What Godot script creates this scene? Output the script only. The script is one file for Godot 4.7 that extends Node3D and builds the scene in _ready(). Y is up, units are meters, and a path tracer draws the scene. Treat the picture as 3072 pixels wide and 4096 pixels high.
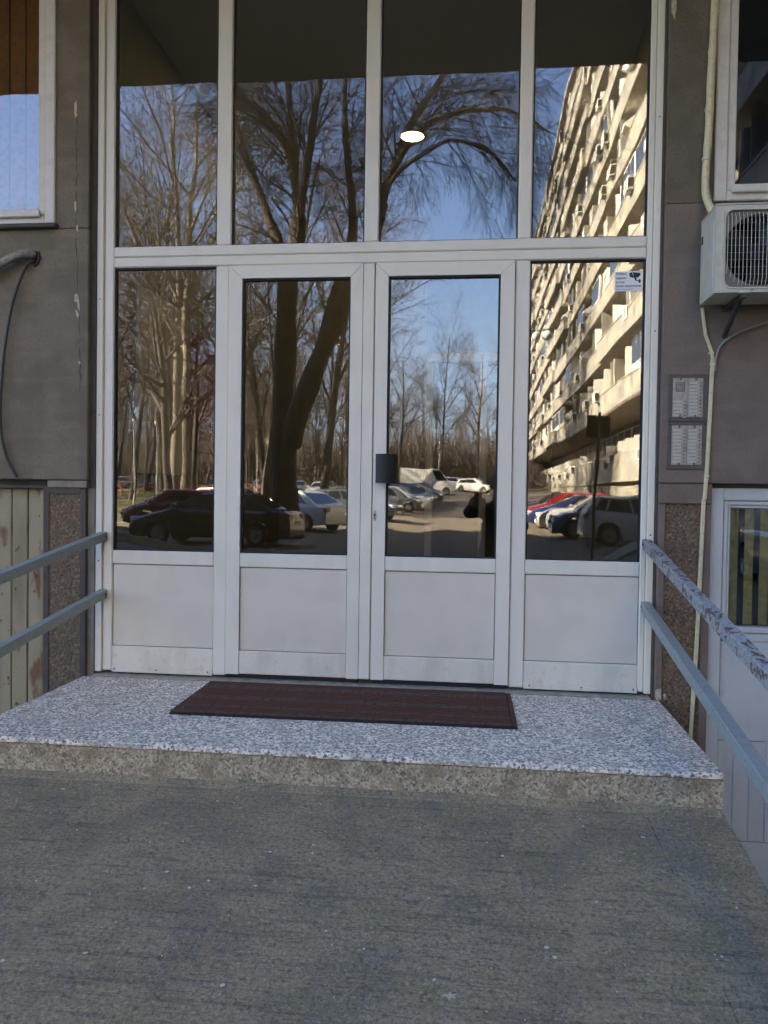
extends Node3D
# The entrance of an apartment block, with the street that its glass mirrors. y up, metres; the doors stand in the plane z = 0.

var used := {}
var M := {}
var rng := RandomNumberGenerator.new()

# ---------------------------------------------------------------- mesh building
class MB:
	var v := PackedVector3Array()
	var n := PackedVector3Array()
	var c := PackedColorArray()
	var i := PackedInt32Array()
	var tint := Color(1, 1, 1)
	var colored := false

	func tri(a: Vector3, b: Vector3, d: Vector3) -> void:      # anticlockwise seen from outside
		var nn := (b - a).cross(d - a).normalized()
		var k := v.size()
		v.append_array([a, b, d])
		n.append_array([nn, nn, nn])
		if colored: c.append_array([tint, tint, tint])
		i.append_array([k, k + 2, k + 1])

	func quad(a: Vector3, b: Vector3, d: Vector3, e: Vector3) -> void:
		var nn := (d - a).cross(e - b).normalized()
		var k := v.size()
		v.append_array([a, b, d, e])
		n.append_array([nn, nn, nn, nn])
		if colored: c.append_array([tint, tint, tint, tint])
		i.append_array([k, k + 2, k + 1, k, k + 3, k + 2])

	func quad_from(mid: Vector3, a: Vector3, b: Vector3, d: Vector3, e: Vector3) -> void:   # faces away from mid
		if (d - a).cross(e - b).dot((a + b + d + e) * 0.25 - mid) < 0.0: quad(e, d, b, a)
		else: quad(a, b, d, e)

	# a box from corner to corner with chamfered edges
	func box(lo: Vector3, hi: Vector3, ch := 0.0, t := Transform3D.IDENTITY) -> MB:
		var h := (hi - lo) * 0.5
		var m := (hi + lo) * 0.5
		ch = minf(ch, minf(h.x, minf(h.y, h.z)) * 0.9)
		if ch <= 0.0:
			for ax in 3:
				for s in [-1.0, 1.0]:
					var u := Vector3.ZERO; var w := Vector3.ZERO; var q := Vector3.ZERO
					q[ax] = h[ax] * s; u[(ax + 1) % 3] = h[(ax + 1) % 3]; w[(ax + 2) % 3] = h[(ax + 2) % 3] * s
					quad(t * (m + q - u - w), t * (m + q + u - w), t * (m + q + u + w), t * (m + q - u + w))
			return self
		for ax in 3:
			var b := (ax + 1) % 3
			var d := (ax + 2) % 3
			for s in [-1.0, 1.0]:
				var u := Vector3.ZERO; var w := Vector3.ZERO; var q := Vector3.ZERO
				q[ax] = h[ax] * s; u[b] = h[b] - ch; w[d] = (h[d] - ch) * s
				quad(t * (m + q - u - w), t * (m + q + u - w), t * (m + q + u + w), t * (m + q - u + w))
			for s in [-1.0, 1.0]:
				for r in [-1.0, 1.0]:
					var p1 := Vector3.ZERO; var p2 := Vector3.ZERO; var al := Vector3.ZERO
					p1[b] = h[b] * s; p1[d] = (h[d] - ch) * r
					p2[b] = (h[b] - ch) * s; p2[d] = h[d] * r
					al[ax] = (h[ax] - ch) * s * r
					quad(t * (m + p1 - al), t * (m + p1 + al), t * (m + p2 + al), t * (m + p2 - al))
		for sx in [-1.0, 1.0]:
			for sy in [-1.0, 1.0]:
				for sz in [-1.0, 1.0]:
					var pa := Vector3(h.x * sx, (h.y - ch) * sy, (h.z - ch) * sz)
					var pb := Vector3((h.x - ch) * sx, h.y * sy, (h.z - ch) * sz)
					var pc := Vector3((h.x - ch) * sx, (h.y - ch) * sy, h.z * sz)
					if sx * sy * sz > 0: tri(t * (m + pa), t * (m + pb), t * (m + pc))
					else: tri(t * (m + pa), t * (m + pc), t * (m + pb))
		return self

	func ring_sheet(rows: Array, closed: bool) -> void:          # smooth sheet through rows of points
		var k := v.size()
		var w: int = rows[0].size()
		var hh := rows.size()
		for r in hh:
			for q in w:
				var a: Vector3 = rows[r][(q + 1) % w if closed else mini(q + 1, w - 1)]
				var b: Vector3 = rows[r][(q - 1 + w) % w if closed else maxi(q - 1, 0)]
				var up: Vector3 = rows[mini(r + 1, hh - 1)][q]
				var dn: Vector3 = rows[maxi(r - 1, 0)][q]
				var nn := (a - b).cross(up - dn)
				v.append(rows[r][q])
				n.append(nn.normalized() if nn.length_squared() > 1e-16 else Vector3.UP)
				if colored: c.append(tint)
		for r in hh - 1:
			for q in (w if closed else w - 1):
				var q2 := (q + 1) % w
				var a := k + r * w + q
				var b := k + r * w + q2
				var e := k + (r + 1) * w + q2
				var f := k + (r + 1) * w + q
				i.append_array([a, e, b, a, f, e])

	func tube(pts: PackedVector3Array, rad: PackedFloat32Array, sides := 8, cap := true) -> MB:
		var rows := []
		var side := Vector3.ZERO
		for k in pts.size():
			var d := (pts[mini(k + 1, pts.size() - 1)] - pts[maxi(k - 1, 0)]).normalized()
			if side == Vector3.ZERO:
				side = d.cross(Vector3(0.31, 0.2, 0.93)).normalized()
			side = (side - d * side.dot(d)).normalized()
			var o := d.cross(side)
			var row := PackedVector3Array()
			for q in sides:
				var a := TAU * q / sides
				row.append(pts[k] + (side * cos(a) + o * sin(a)) * rad[k])
			rows.append(row)
		ring_sheet(rows, true)
		if cap:
			for e in [0, rows.size() - 1]:
				var m := Vector3.ZERO
				for p in rows[e]: m += p / float(sides)
				for q in sides:
					if e == 0: tri(m, rows[e][(q + 1) % sides], rows[e][q])
					else: tri(m, rows[e][q], rows[e][(q + 1) % sides])
		return self

	# a polygon in x and y, anticlockwise, pushed out from z0 to z1
	func prism(poly: PackedVector2Array, z0: float, z1: float, t := Transform3D.IDENTITY) -> MB:
		var ids := Geometry2D.triangulate_polygon(poly)
		for k in range(0, ids.size(), 3):
			var a := poly[ids[k]]; var b := poly[ids[k + 1]]; var d := poly[ids[k + 2]]
			if (b - a).cross(d - a) < 0:
				var sw := b; b = d; d = sw
			tri(t * Vector3(a.x, a.y, z1), t * Vector3(b.x, b.y, z1), t * Vector3(d.x, d.y, z1))
			tri(t * Vector3(a.x, a.y, z0), t * Vector3(d.x, d.y, z0), t * Vector3(b.x, b.y, z0))
		for k in poly.size():
			var a := poly[k]; var b := poly[(k + 1) % poly.size()]
			quad(t * Vector3(a.x, a.y, z0), t * Vector3(b.x, b.y, z0), t * Vector3(b.x, b.y, z1), t * Vector3(a.x, a.y, z1))
		return self

	# a profile (radius, height) turned round y
	func lathe(prof: PackedVector2Array, sides := 16, t := Transform3D.IDENTITY) -> MB:
		var rows := []
		var climb := 0.0
		for k in prof.size() - 1: climb += (prof[k + 1].y - prof[k].y) * (prof[k].x + prof[k + 1].x + 1e-6)
		if climb < 0.0:
			prof = prof.duplicate()
			prof.reverse()
		for p in prof:
			var row := PackedVector3Array()
			for q in sides:
				var a := -TAU * q / sides
				row.append(t * Vector3(cos(a) * p.x, p.y, sin(a) * p.x))
			rows.append(row)
		ring_sheet(rows, true)
		return self

	func mesh() -> ArrayMesh:
		var arr := []
		arr.resize(Mesh.ARRAY_MAX)
		arr[Mesh.ARRAY_VERTEX] = v
		arr[Mesh.ARRAY_NORMAL] = n
		if colored: arr[Mesh.ARRAY_COLOR] = c
		arr[Mesh.ARRAY_INDEX] = i
		var m := ArrayMesh.new()
		m.add_surface_from_arrays(Mesh.PRIMITIVE_TRIANGLES, arr)
		return m

func numbered(called: String) -> String:
	if not used.has(called):
		used[called] = 0
		return called
	used[called] += 1
	return "%s_%03d" % [called, used[called]]

func tag(o: Node3D, label: String, category: String, group := "") -> Node3D:
	o.set_meta("label", label)
	o.set_meta("category", category)
	if group: o.set_meta("group", group)
	return o

func thing(called: String, label: String, category: String, at := Vector3.ZERO, turn := 0.0, group := "") -> Node3D:
	var o := Node3D.new()
	o.name = numbered(called)
	add_child(o)
	o.position = at
	o.rotation.y = turn
	return tag(o, label, category, group)

func part_name(parent: Node, called: String) -> String:
	var k := 0
	var s := called
	while parent.has_node(NodePath(s)):
		k += 1
		s = "%s_%03d" % [called, k]
	return s

func put(called: String, mesh: Mesh, m: Material, parent: Node = null) -> MeshInstance3D:
	var o := MeshInstance3D.new()
	o.mesh = mesh
	o.material_override = m
	if parent == null:
		o.name = numbered(called)
		add_child(o)
	else:
		# cheap numbering: count per parent kept in a dictionary
		var key := str(parent.get_instance_id()) + called
		var k: int = used.get(key, 0)
		used[key] = k + 1
		o.name = called if k == 0 else "%s_%03d" % [called, k]
		parent.add_child(o, true)
	return o

func part(called: String, mb: MB, m: Material, parent: Node = null) -> MeshInstance3D:
	return put(called, mb.mesh(), m, parent)

func bx(called: String, lo: Vector3, hi: Vector3, m: Material, parent: Node = null, ch := 0.003) -> MeshInstance3D:
	return part(called, MB.new().box(lo, hi, ch), m, parent)

func struct(o: Node3D) -> Node3D:
	o.set_meta("kind", "structure")
	return o

func stuff(o: Node3D) -> Node3D:
	o.set_meta("kind", "stuff")
	return o

func copy_of(root: Node3D, at: Vector3, turn: float, label := "", group := "") -> Node3D:
	var r: Node3D = root.duplicate()
	var base := str(root.name)
	var cut := base.rfind("_0")
	if cut > 0: base = base.substr(0, cut)
	r.name = numbered(base)
	add_child(r)
	r.position = at
	r.rotation.y = turn
	if label: r.set_meta("label", label)
	if group: r.set_meta("group", group)
	return r

# ---------------------------------------------------------------- textures and materials
func noise(kind: int, sd: int, freq: float, w: int, h: int, n: int) -> PackedByteArray:
	var f := FastNoiseLite.new()
	f.seed = sd
	f.frequency = freq
	if kind == 1:
		f.noise_type = FastNoiseLite.TYPE_CELLULAR
		f.cellular_return_type = FastNoiseLite.RETURN_CELL_VALUE
		f.fractal_type = FastNoiseLite.FRACTAL_NONE
	elif kind == 2:
		f.noise_type = FastNoiseLite.TYPE_CELLULAR
		f.cellular_return_type = FastNoiseLite.RETURN_DISTANCE2_SUB
		f.fractal_type = FastNoiseLite.FRACTAL_NONE
	elif kind == 3:
		f.noise_type = FastNoiseLite.TYPE_VALUE
		f.fractal_type = FastNoiseLite.FRACTAL_NONE
	else:
		f.noise_type = FastNoiseLite.TYPE_SIMPLEX_SMOOTH
		f.fractal_type = FastNoiseLite.FRACTAL_FBM
		f.fractal_octaves = 5
	var im := f.get_image(w, h, false, false, true) if kind == 1 or kind == 2 else f.get_seamless_image(w, h, false, false, 0.12, true)
	if w != n or h != n: im.resize(n, n, Image.INTERPOLATE_CUBIC)
	im.convert(Image.FORMAT_L8)
	return im.get_data()

# colour texture: a base colour (as seen, sRGB 0..1) with layers [kind, seed, freq, w, h, lo, hi, colour, strength] laid over it
func layered(n: int, base: Color, layers: Array) -> ImageTexture:
	var r := PackedFloat32Array(); var g := PackedFloat32Array(); var b := PackedFloat32Array()
	r.resize(n * n); g.resize(n * n); b.resize(n * n)
	r.fill(base.r); g.fill(base.g); b.fill(base.b)
	for l in layers:
		var d := noise(l[0], l[1], l[2], l[3], l[4], n)
		var lut := PackedFloat32Array()
		for k in 256: lut.append(smoothstep(l[5], l[6], k / 255.0) * l[8])
		var cr: float = l[7].r; var cg: float = l[7].g; var cb: float = l[7].b
		for k in n * n:
			var a := lut[d[k]]
			if a > 0.0:
				r[k] += (cr - r[k]) * a
				g[k] += (cg - g[k]) * a
				b[k] += (cb - b[k]) * a
	var out := PackedByteArray()
	out.resize(n * n * 3)
	for k in n * n:
		out[k * 3] = int(clampf(r[k], 0, 1) * 255.0)
		out[k * 3 + 1] = int(clampf(g[k], 0, 1) * 255.0)
		out[k * 3 + 2] = int(clampf(b[k], 0, 1) * 255.0)
	return ImageTexture.create_from_image(Image.create_from_data(n, n, false, Image.FORMAT_RGB8, out))

func height(n: int, layers: Array) -> ImageTexture:                # grey relief: [kind, seed, freq, w, h, weight]
	var s := PackedFloat32Array()
	s.resize(n * n)
	var total := 0.0
	for l in layers:
		var d := noise(l[0], l[1], l[2], l[3], l[4], n)
		var wt: float = l[5]
		total += absf(wt)
		for k in n * n: s[k] += (d[k] / 255.0 if wt > 0 else 1.0 - d[k] / 255.0) * absf(wt)
	var out := PackedByteArray()
	out.resize(n * n)
	for k in n * n: out[k] = int(s[k] / total * 255.0)
	return ImageTexture.create_from_image(Image.create_from_data(n, n, false, Image.FORMAT_L8, out))

func flat_mat(lin: Color, rough := 0.7, metal := 0.0) -> StandardMaterial3D:
	var m := StandardMaterial3D.new()
	m.albedo_color = lin.linear_to_srgb()
	m.roughness = rough
	m.metallic = metal
	return m

func tex_mat(t: Texture2D, scale: float, rough := 0.85, relief: Texture2D = null, cm := 0.0, tint := Color(1, 1, 1)) -> StandardMaterial3D:
	var m := StandardMaterial3D.new()
	m.albedo_color = tint.linear_to_srgb()
	m.albedo_texture = t
	m.uv1_triplanar = true
	m.uv1_world_triplanar = true
	m.uv1_triplanar_sharpness = 8.0
	m.uv1_scale = Vector3.ONE * scale
	m.roughness = rough
	if relief:
		m.heightmap_enabled = true
		m.heightmap_texture = relief
		m.heightmap_scale = cm
	return m

func grey(v: float) -> Color:
	return Color(v, v, v)

func rgb8(r: float, g: float, b: float) -> Color:
	return Color(r / 255.0, g / 255.0, b / 255.0)

func _ready() -> void:
	rng.seed = 7
	# camera
	var cam := Camera3D.new()
	cam.name = "camera"
	add_child(cam)
	cam.transform = Transform3D(Basis(Vector3(0.99334861, 0.01442576, -0.11423849), Vector3(-0.01697108, 0.99962823, -0.02133957), Vector3(0.11388819, 0.02313638, 0.99322414)), Vector3(0.57434, 0.99155, 4.19429))
	cam.fov = 65.24
	cam.near = 0.03
	cam.far = 1500.0
	cam.current = true
	# sky, exposure
	var env := Environment.new()
	var sky := Sky.new()
	var sm := ProceduralSkyMaterial.new()
	sm.sky_top_color = Color(0.33, 0.455, 0.68)
	sm.sky_horizon_color = Color(0.73, 0.81, 0.87)
	sm.sky_curve = 0.16
	sm.sky_energy_multiplier = 0.66
	sm.ground_bottom_color = Color(0.3, 0.29, 0.27)
	sm.ground_horizon_color = Color(0.6, 0.64, 0.68)
	sm.sun_angle_max = 12.0
	sky.sky_material = sm
	env.background_mode = Environment.BG_SKY
	env.sky = sky
	env.tonemap_mode = Environment.TONE_MAPPER_LINEAR
	env.tonemap_exposure = 17.0
	env.sdfgi_enabled = true
	env.ssao_enabled = true
	env.ssil_enabled = true
	var we := WorldEnvironment.new()
	we.name = "world_environment"
	we.environment = env
	add_child(we)
	# the low winter sun, from the left and a little behind the block
	var sun := DirectionalLight3D.new()
	sun.name = "sun"
	sun.light_energy = 1.6
	sun.light_color = Color(1.0, 0.92, 0.80)
	sun.light_angular_distance = 0.5
	sun.shadow_enabled = true
	add_child(sun)
	sun.look_at_from_position(Vector3.ZERO, -Vector3(-0.87, 0.43, -0.245), Vector3.UP)

	make_materials()
	setting()
	facade()
	entrance()
	small_things()
	wing()
	street()
	trees()
	photographer()

# ---------------------------------------------------------------- materials
func make_materials() -> void:
	# painted render, two paints
	var grain := height(512, [[0, 11, 0.12, 512, 512, 1.0], [0, 12, 0.02, 512, 512, 0.5]])
	var rough_grain := height(512, [[0, 13, 0.035, 512, 512, 1.0], [1, 14, 0.06, 512, 512, 0.5]])
	M.render_tan = tex_mat(layered(512, rgb8(124, 113, 93), [[0, 21, 0.008, 512, 512, 0.35, 0.75, rgb8(109, 98, 79), 0.7], [0, 22, 0.02, 128, 512, 0.5, 0.9, rgb8(136, 127, 108), 0.45], [0, 24, 0.15, 512, 512, 0.5, 0.85, rgb8(97, 88, 73), 0.45], [0, 27, 0.02, 256, 32, 0.6, 0.9, rgb8(100, 90, 77), 0.35]]), 0.7, 0.93, grain, 0.25)
	M.render_mauve = tex_mat(layered(512, rgb8(124, 109, 95), [[0, 31, 0.008, 512, 512, 0.4, 0.8, rgb8(111, 98, 85), 0.6], [0, 32, 0.15, 512, 512, 0.5, 0.85, rgb8(102, 88, 77), 0.45], [0, 33, 0.02, 128, 512, 0.5, 0.9, rgb8(136, 121, 105), 0.35]]), 0.8, 0.93, grain, 0.25)
	M.render_olive = tex_mat(layered(512, rgb8(113, 103, 84), [[0, 36, 0.01, 512, 512, 0.4, 0.8, rgb8(97, 89, 72), 0.6], [0, 37, 0.15, 512, 512, 0.5, 0.85, rgb8(88, 80, 64), 0.5]]), 0.8, 0.93, grain, 0.25)
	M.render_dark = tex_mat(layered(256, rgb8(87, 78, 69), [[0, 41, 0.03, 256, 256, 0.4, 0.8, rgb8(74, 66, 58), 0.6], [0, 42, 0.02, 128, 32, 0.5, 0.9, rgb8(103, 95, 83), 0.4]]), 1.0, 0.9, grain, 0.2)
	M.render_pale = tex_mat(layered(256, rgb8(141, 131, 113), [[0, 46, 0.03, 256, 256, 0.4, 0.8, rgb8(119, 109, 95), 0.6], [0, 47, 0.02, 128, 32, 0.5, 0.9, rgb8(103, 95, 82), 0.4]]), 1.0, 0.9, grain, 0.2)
	M.roughcast = tex_mat(layered(512, rgb8(121, 101, 78), [[0, 51, 0.04, 512, 512, 0.45, 0.8, rgb8(88, 72, 57), 0.6], [1, 52, 0.08, 512, 512, 0.7, 0.95, rgb8(160, 137, 106), 0.6], [0, 53, 0.01, 512, 512, 0.5, 0.9, rgb8(101, 88, 71), 0.5]]), 2.4, 0.95, rough_grain, 1.6)
	M.bare_plaster = tex_mat(layered(256, rgb8(196, 184, 160), [[0, 56, 0.05, 256, 256, 0.4, 0.8, rgb8(160, 148, 126), 0.7]]), 3.0, 0.95, grain, 0.3)
	M.crack = flat_mat(Color(0.022, 0.02, 0.018), 0.95)
	# concrete of the ramp: laid wet and drawn off crosswise
	var lines := height(768, [[0, 61, 0.03, 96, 768, 0.7], [0, 70, 0.22, 40, 768, -0.7], [0, 62, 0.09, 768, 768, 0.8], [1, 63, 0.05, 768, 768, 0.35]])
	M.ramp = tex_mat(layered(768, rgb8(147, 129, 96), [[0, 64, 0.006, 768, 768, 0.4, 0.75, rgb8(122, 109, 84), 0.8], [0, 69, 0.01, 768, 768, 0.58, 0.85, rgb8(126, 116, 76), 0.55], [0, 60, 0.012, 768, 768, 0.58, 0.85, rgb8(151, 124, 87), 0.5], [0, 66, 0.1, 768, 768, 0.48, 0.8, rgb8(107, 94, 69), 0.6], [0, 65, 0.05, 40, 768, 0.66, 0.9, rgb8(82, 72, 55), 0.42], [0, 70, 0.22, 40, 768, 0.66, 0.84, rgb8(82, 72, 55), 0.5], [3, 72, 0.5, 768, 768, 0.55, 0.95, rgb8(65, 63, 58), 0.5], [3, 71, 0.5, 768, 768, 0.6, 0.95, rgb8(177, 172, 160), 0.42], [1, 67, 0.22, 768, 768, 0.93, 0.98, rgb8(193, 172, 130), 0.3], [1, 68, 0.2, 768, 768, 0.95, 0.98, rgb8(87, 76, 58), 0.5]]), 0.62, 0.92, lines, 0.5)
	M.ramp_edge = tex_mat(layered(512, rgb8(130, 123, 99), [[0, 164, 0.01, 512, 512, 0.4, 0.75, rgb8(106, 102, 83), 0.8], [0, 166, 0.1, 512, 512, 0.5, 0.8, rgb8(98, 92, 74), 0.5], [0, 169, 0.02, 512, 512, 0.6, 0.85, rgb8(148, 137, 105), 0.5], [0, 65, 0.04, 64, 512, 0.72, 0.88, rgb8(80, 76, 62), 0.4]]), 0.8, 0.92, lines, 0.3)
	# terrazzo: white and grey chips in a grey binder
	var chips := height(512, [[2, 71, 0.15, 512, 512, 1.0]])
	M.terrazzo = tex_mat(layered(1024, rgb8(190, 179, 160), [[1, 72, 0.15, 1024, 1024, 0.36, 0.40, rgb8(246, 231, 207), 0.95], [1, 72, 0.15, 1024, 1024, 0.84, 0.87, rgb8(136, 128, 116), 0.95], [1, 73, 0.19, 1024, 1024, 0.84, 0.88, rgb8(98, 92, 86), 0.85], [0, 74, 0.006, 1024, 1024, 0.5, 0.85, rgb8(176, 166, 148), 0.45], [0, 77, 0.012, 1024, 1024, 0.62, 0.85, rgb8(150, 140, 122), 0.35]]), 0.72, 0.7, chips, 0.05)
	M.aggregate = tex_mat(layered(1024, rgb8(168, 153, 124), [[1, 76, 0.15, 1024, 1024, 0.5, 0.56, rgb8(208, 190, 154), 0.8], [1, 77, 0.17, 1024, 1024, 0.82, 0.87, rgb8(109, 96, 76), 0.75], [0, 78, 0.008, 1024, 1024, 0.5, 0.85, rgb8(139, 118, 87), 0.55], [2, 76, 0.15, 1024, 1024, 0.12, 0.0, rgb8(103, 91, 73), 0.7], [0, 79, 0.012, 1024, 512, 0.6, 0.9, rgb8(124, 111, 88), 0.5]]), 0.72, 0.92, height(512, [[2, 76, 0.15, 512, 512, 1.0], [0, 75, 0.05, 512, 512, 0.4]]), 0.3)
	M.threshold = tex_mat(layered(256, rgb8(147, 140, 122), [[0, 81, 0.03, 256, 256, 0.4, 0.8, rgb8(117, 111, 97), 0.6], [1, 82, 0.1, 256, 256, 0.8, 0.9, rgb8(184, 174, 156), 0.6]]), 1.6, 0.85, grain, 0.1)
	# white lacquered aluminium
	M.alu = tex_mat(layered(512, rgb8(226, 219, 199), [[0, 91, 0.01, 512, 128, 0.5, 0.9, rgb8(216, 209, 189), 0.5], [0, 92, 0.2, 512, 512, 0.72, 0.95, rgb8(206, 197, 174), 0.35]]), 0.9, 0.42)
	M.alu_low = tex_mat(layered(512, rgb8(224, 216, 194), [[0, 196, 0.01, 512, 128, 0.45, 0.85, rgb8(206, 197, 175), 0.6], [0, 197, 0.12, 512, 512, 0.62, 0.88, rgb8(170, 159, 136), 0.22], [0, 198, 0.03, 512, 512, 0.66, 0.9, rgb8(184, 173, 150), 0.3]]), 1.1, 0.45)
	M.alu_panel = tex_mat(layered(512, rgb8(218, 208, 188), [[0, 94, 0.006, 512, 512, 0.4, 0.8, rgb8(211, 201, 181), 0.7], [0, 95, 0.25, 512, 512, 0.5, 0.9, rgb8(207, 197, 177), 0.4]]), 1.1, 0.55)
	M.alu_old = tex_mat(layered(512, rgb8(206, 206, 192), [[0, 97, 0.02, 128, 512, 0.5, 0.9, rgb8(184, 182, 165), 0.6], [0, 98, 0.15, 512, 512, 0.6, 0.9, rgb8(176, 172, 154), 0.4], [0, 99, 0.03, 512, 512, 0.7, 0.9, rgb8(160, 154, 134), 0.5]]), 1.2, 0.5)
	M.pvc_white = tex_mat(layered(256, rgb8(214, 208, 192), [[0, 101, 0.02, 256, 256, 0.5, 0.9, rgb8(198, 190, 170), 0.5], [0, 102, 0.1, 256, 256, 0.7, 0.95, rgb8(176, 166, 144), 0.4]]), 1.5, 0.45)
	M.pvc_grey = tex_mat(layered(256, rgb8(192, 192, 184), [[0, 103, 0.02, 256, 64, 0.5, 0.9, rgb8(180, 180, 173), 0.5], [0, 104, 0.1, 256, 256, 0.7, 0.95, rgb8(171, 170, 161), 0.4]]), 1.5, 0.5)
	M.rubber = flat_mat(Color(0.012, 0.012, 0.014), 0.6)
	M.gap = flat_mat(Color(0.01, 0.01, 0.01), 0.9)
	M.black_plastic = flat_mat(Color(0.006, 0.006, 0.007), 0.55)
	M.steel = flat_mat(Color(0.45, 0.44, 0.42), 0.35, 0.9)
	M.dark_steel = flat_mat(Color(0.09, 0.085, 0.08), 0.5, 0.6)
	M.screw = flat_mat(Color(0.16, 0.15, 0.14), 0.5, 0.5)
	# glass with a reflective coat; each pane is a little uneven
	var wav := FastNoiseLite.new()
	wav.seed = 5; wav.frequency = 0.012; wav.fractal_octaves = 2
	var wim := wav.get_seamless_image(256, 256, false, false, 0.15, true)
	wim.convert(Image.FORMAT_RGBA8)
	wim.bump_map_to_normal_map(8.0)
	var g := StandardMaterial3D.new()
	g.resource_name = "glass"
	g.albedo_color = Color(0.93, 0.96, 0.95, 0.0)
	g.transparency = BaseMaterial3D.TRANSPARENCY_ALPHA
	g.refraction_enabled = true
	g.refraction_scale = 0.089
	g.roughness = 0.0
	g.metallic_specular = 0.5
	g.normal_enabled = true
	g.normal_texture = ImageTexture.create_from_image(wim)
	g.normal_scale = 0.0038
	g.uv1_triplanar = true
	g.uv1_world_triplanar = true
	g.uv1_scale = Vector3(0.9, 0.5, 0.9)
	M.glass = g
	# railing: blue-grey paint, chipped down to rust
	M.rail = tex_mat(layered(512, rgb8(144, 151, 144), [[0, 111, 0.02, 512, 512, 0.5, 0.9, rgb8(126, 134, 128), 0.6], [0, 112, 0.05, 512, 512, 0.80, 0.84, rgb8(61, 42, 30), 0.9]]), 2.2, 0.5)
	M.rail_worn = tex_mat(layered(768, rgb8(152, 155, 150), [[0, 113, 0.03, 768, 768, 0.5, 0.8, rgb8(130, 134, 132), 0.6], [0, 114, 0.009, 768, 768, 0.57, 0.6, rgb8(98, 76, 64), 0.95], [0, 115, 0.09, 768, 768, 0.5, 0.75, rgb8(62, 48, 42), 0.5], [0, 117, 0.035, 768, 768, 0.50, 0.53, rgb8(158, 160, 154), 0.95]]), 1.1, 0.6)
	# old sheet metal, cream and rusted
	M.sheet = tex_mat(layered(512, rgb8(153, 140, 109), [[0, 121, 0.012, 512, 128, 0.45, 0.85, rgb8(127, 115, 85), 0.7], [0, 122, 0.012, 512, 200, 0.62, 0.82, rgb8(105, 68, 34), 0.8], [0, 123, 0.03, 512, 300, 0.74, 0.86, rgb8(60, 34, 18), 0.8], [0, 124, 0.15, 512, 512, 0.6, 0.9, rgb8(114, 104, 77), 0.4]]), 0.75, 0.7)
	M.rust = tex_mat(layered(256, rgb8(88, 62, 42), [[0, 125, 0.04, 256, 256, 0.4, 0.8, rgb8(52, 38, 28), 0.8]]), 2.0, 0.9)
	M.mat_brown = tex_mat(layered(256, rgb8(83, 50, 32), [[0, 131, 0.2, 256, 256, 0.4, 0.8, rgb8(63, 37, 24), 0.7], [0, 132, 0.02, 256, 256, 0.5, 0.9, rgb8(96, 62, 38), 0.5]]), 3.0, 0.95, grain, 0.2)
	M.mat_worn = tex_mat(layered(256, rgb8(81, 65, 53), [[0, 133, 0.06, 256, 64, 0.4, 0.8, rgb8(56, 42, 36), 0.8], [0, 134, 0.2, 256, 256, 0.55, 0.85, rgb8(96, 83, 70), 0.5]]), 2.0, 0.95, grain, 0.2)
	M.mat_dark = flat_mat(Color(0.022, 0.014, 0.012), 0.95)
	M.cream = tex_mat(layered(256, rgb8(214, 202, 158), [[0, 141, 0.03, 256, 256, 0.5, 0.9, rgb8(190, 176, 130), 0.6], [0, 142, 0.08, 256, 256, 0.7, 0.92, rgb8(140, 124, 88), 0.5]]), 2.5, 0.6)
	M.tape = tex_mat(layered(256, rgb8(160, 156, 146), [[0, 143, 0.04, 256, 256, 0.5, 0.85, rgb8(104, 100, 92), 0.7], [0, 144, 0.1, 256, 256, 0.65, 0.8, rgb8(60, 56, 50), 0.7]]), 4.0, 0.8, grain, 0.4)
	M.cable = flat_mat(Color(0.045, 0.04, 0.036), 0.6)
	M.conduit = flat_mat(Color(0.26, 0.25, 0.22), 0.6)
	M.ac_body = tex_mat(layered(256, rgb8(198, 194, 173), [[0, 145, 0.02, 256, 256, 0.5, 0.9, rgb8(179, 175, 155), 0.5], [0, 146, 0.1, 256, 256, 0.72, 0.95, rgb8(156, 149, 128), 0.4]]), 1.6, 0.5)
	M.ac_fin = flat_mat(Color(0.20, 0.19, 0.16), 0.6)
	M.ac_hole = flat_mat(Color(0.012, 0.012, 0.013), 0.8)
	M.bell_plate = tex_mat(layered(256, rgb8(169, 160, 144), [[0, 147, 0.03, 256, 256, 0.45, 0.85, rgb8(141, 131, 114), 0.7]]), 3.0, 0.55)
	M.bell_frame = tex_mat(layered(256, rgb8(92, 82, 76), [[0, 148, 0.03, 256, 256, 0.45, 0.85, rgb8(74, 66, 62), 0.7]]), 3.0, 0.6)
	M.label_strip = flat_mat(Color(0.50, 0.46, 0.37), 0.6)
	M.button = flat_mat(Color(0.02, 0.018, 0.016), 0.5)
	M.sticker = flat_mat(Color(0.80, 0.79, 0.77), 0.5)
	M.ink = flat_mat(Color(0.018, 0.014, 0.02), 0.6)
	M.ink_pale = flat_mat(Color(0.30, 0.28, 0.30), 0.6)
	# inside
	M.lobby_wall = tex_mat(layered(256, rgb8(129, 129, 115), [[0, 151, 0.02, 256, 256, 0.4, 0.8, rgb8(115, 115, 101), 0.5]]), 0.7, 0.9)
	M.lobby_floor = tex_mat(layered(256, rgb8(96, 92, 86), [[1, 152, 0.08, 256, 256, 0.6, 0.8, rgb8(120, 116, 108), 0.5]]), 1.0, 0.5)
	M.dark_brown = flat_mat(Color(0.045, 0.028, 0.022), 0.8)
	M.blind = tex_mat(layered(128, rgb8(194, 123, 44), [[0, 153, 0.05, 128, 128, 0.4, 0.8, rgb8(165, 101, 34), 0.5]]), 3.0, 0.9)
	M.blind_pale = tex_mat(layered(128, rgb8(212, 190, 114), [[0, 154, 0.05, 128, 128, 0.4, 0.8, rgb8(182, 161, 93), 0.5]]), 3.0, 0.9)
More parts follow.
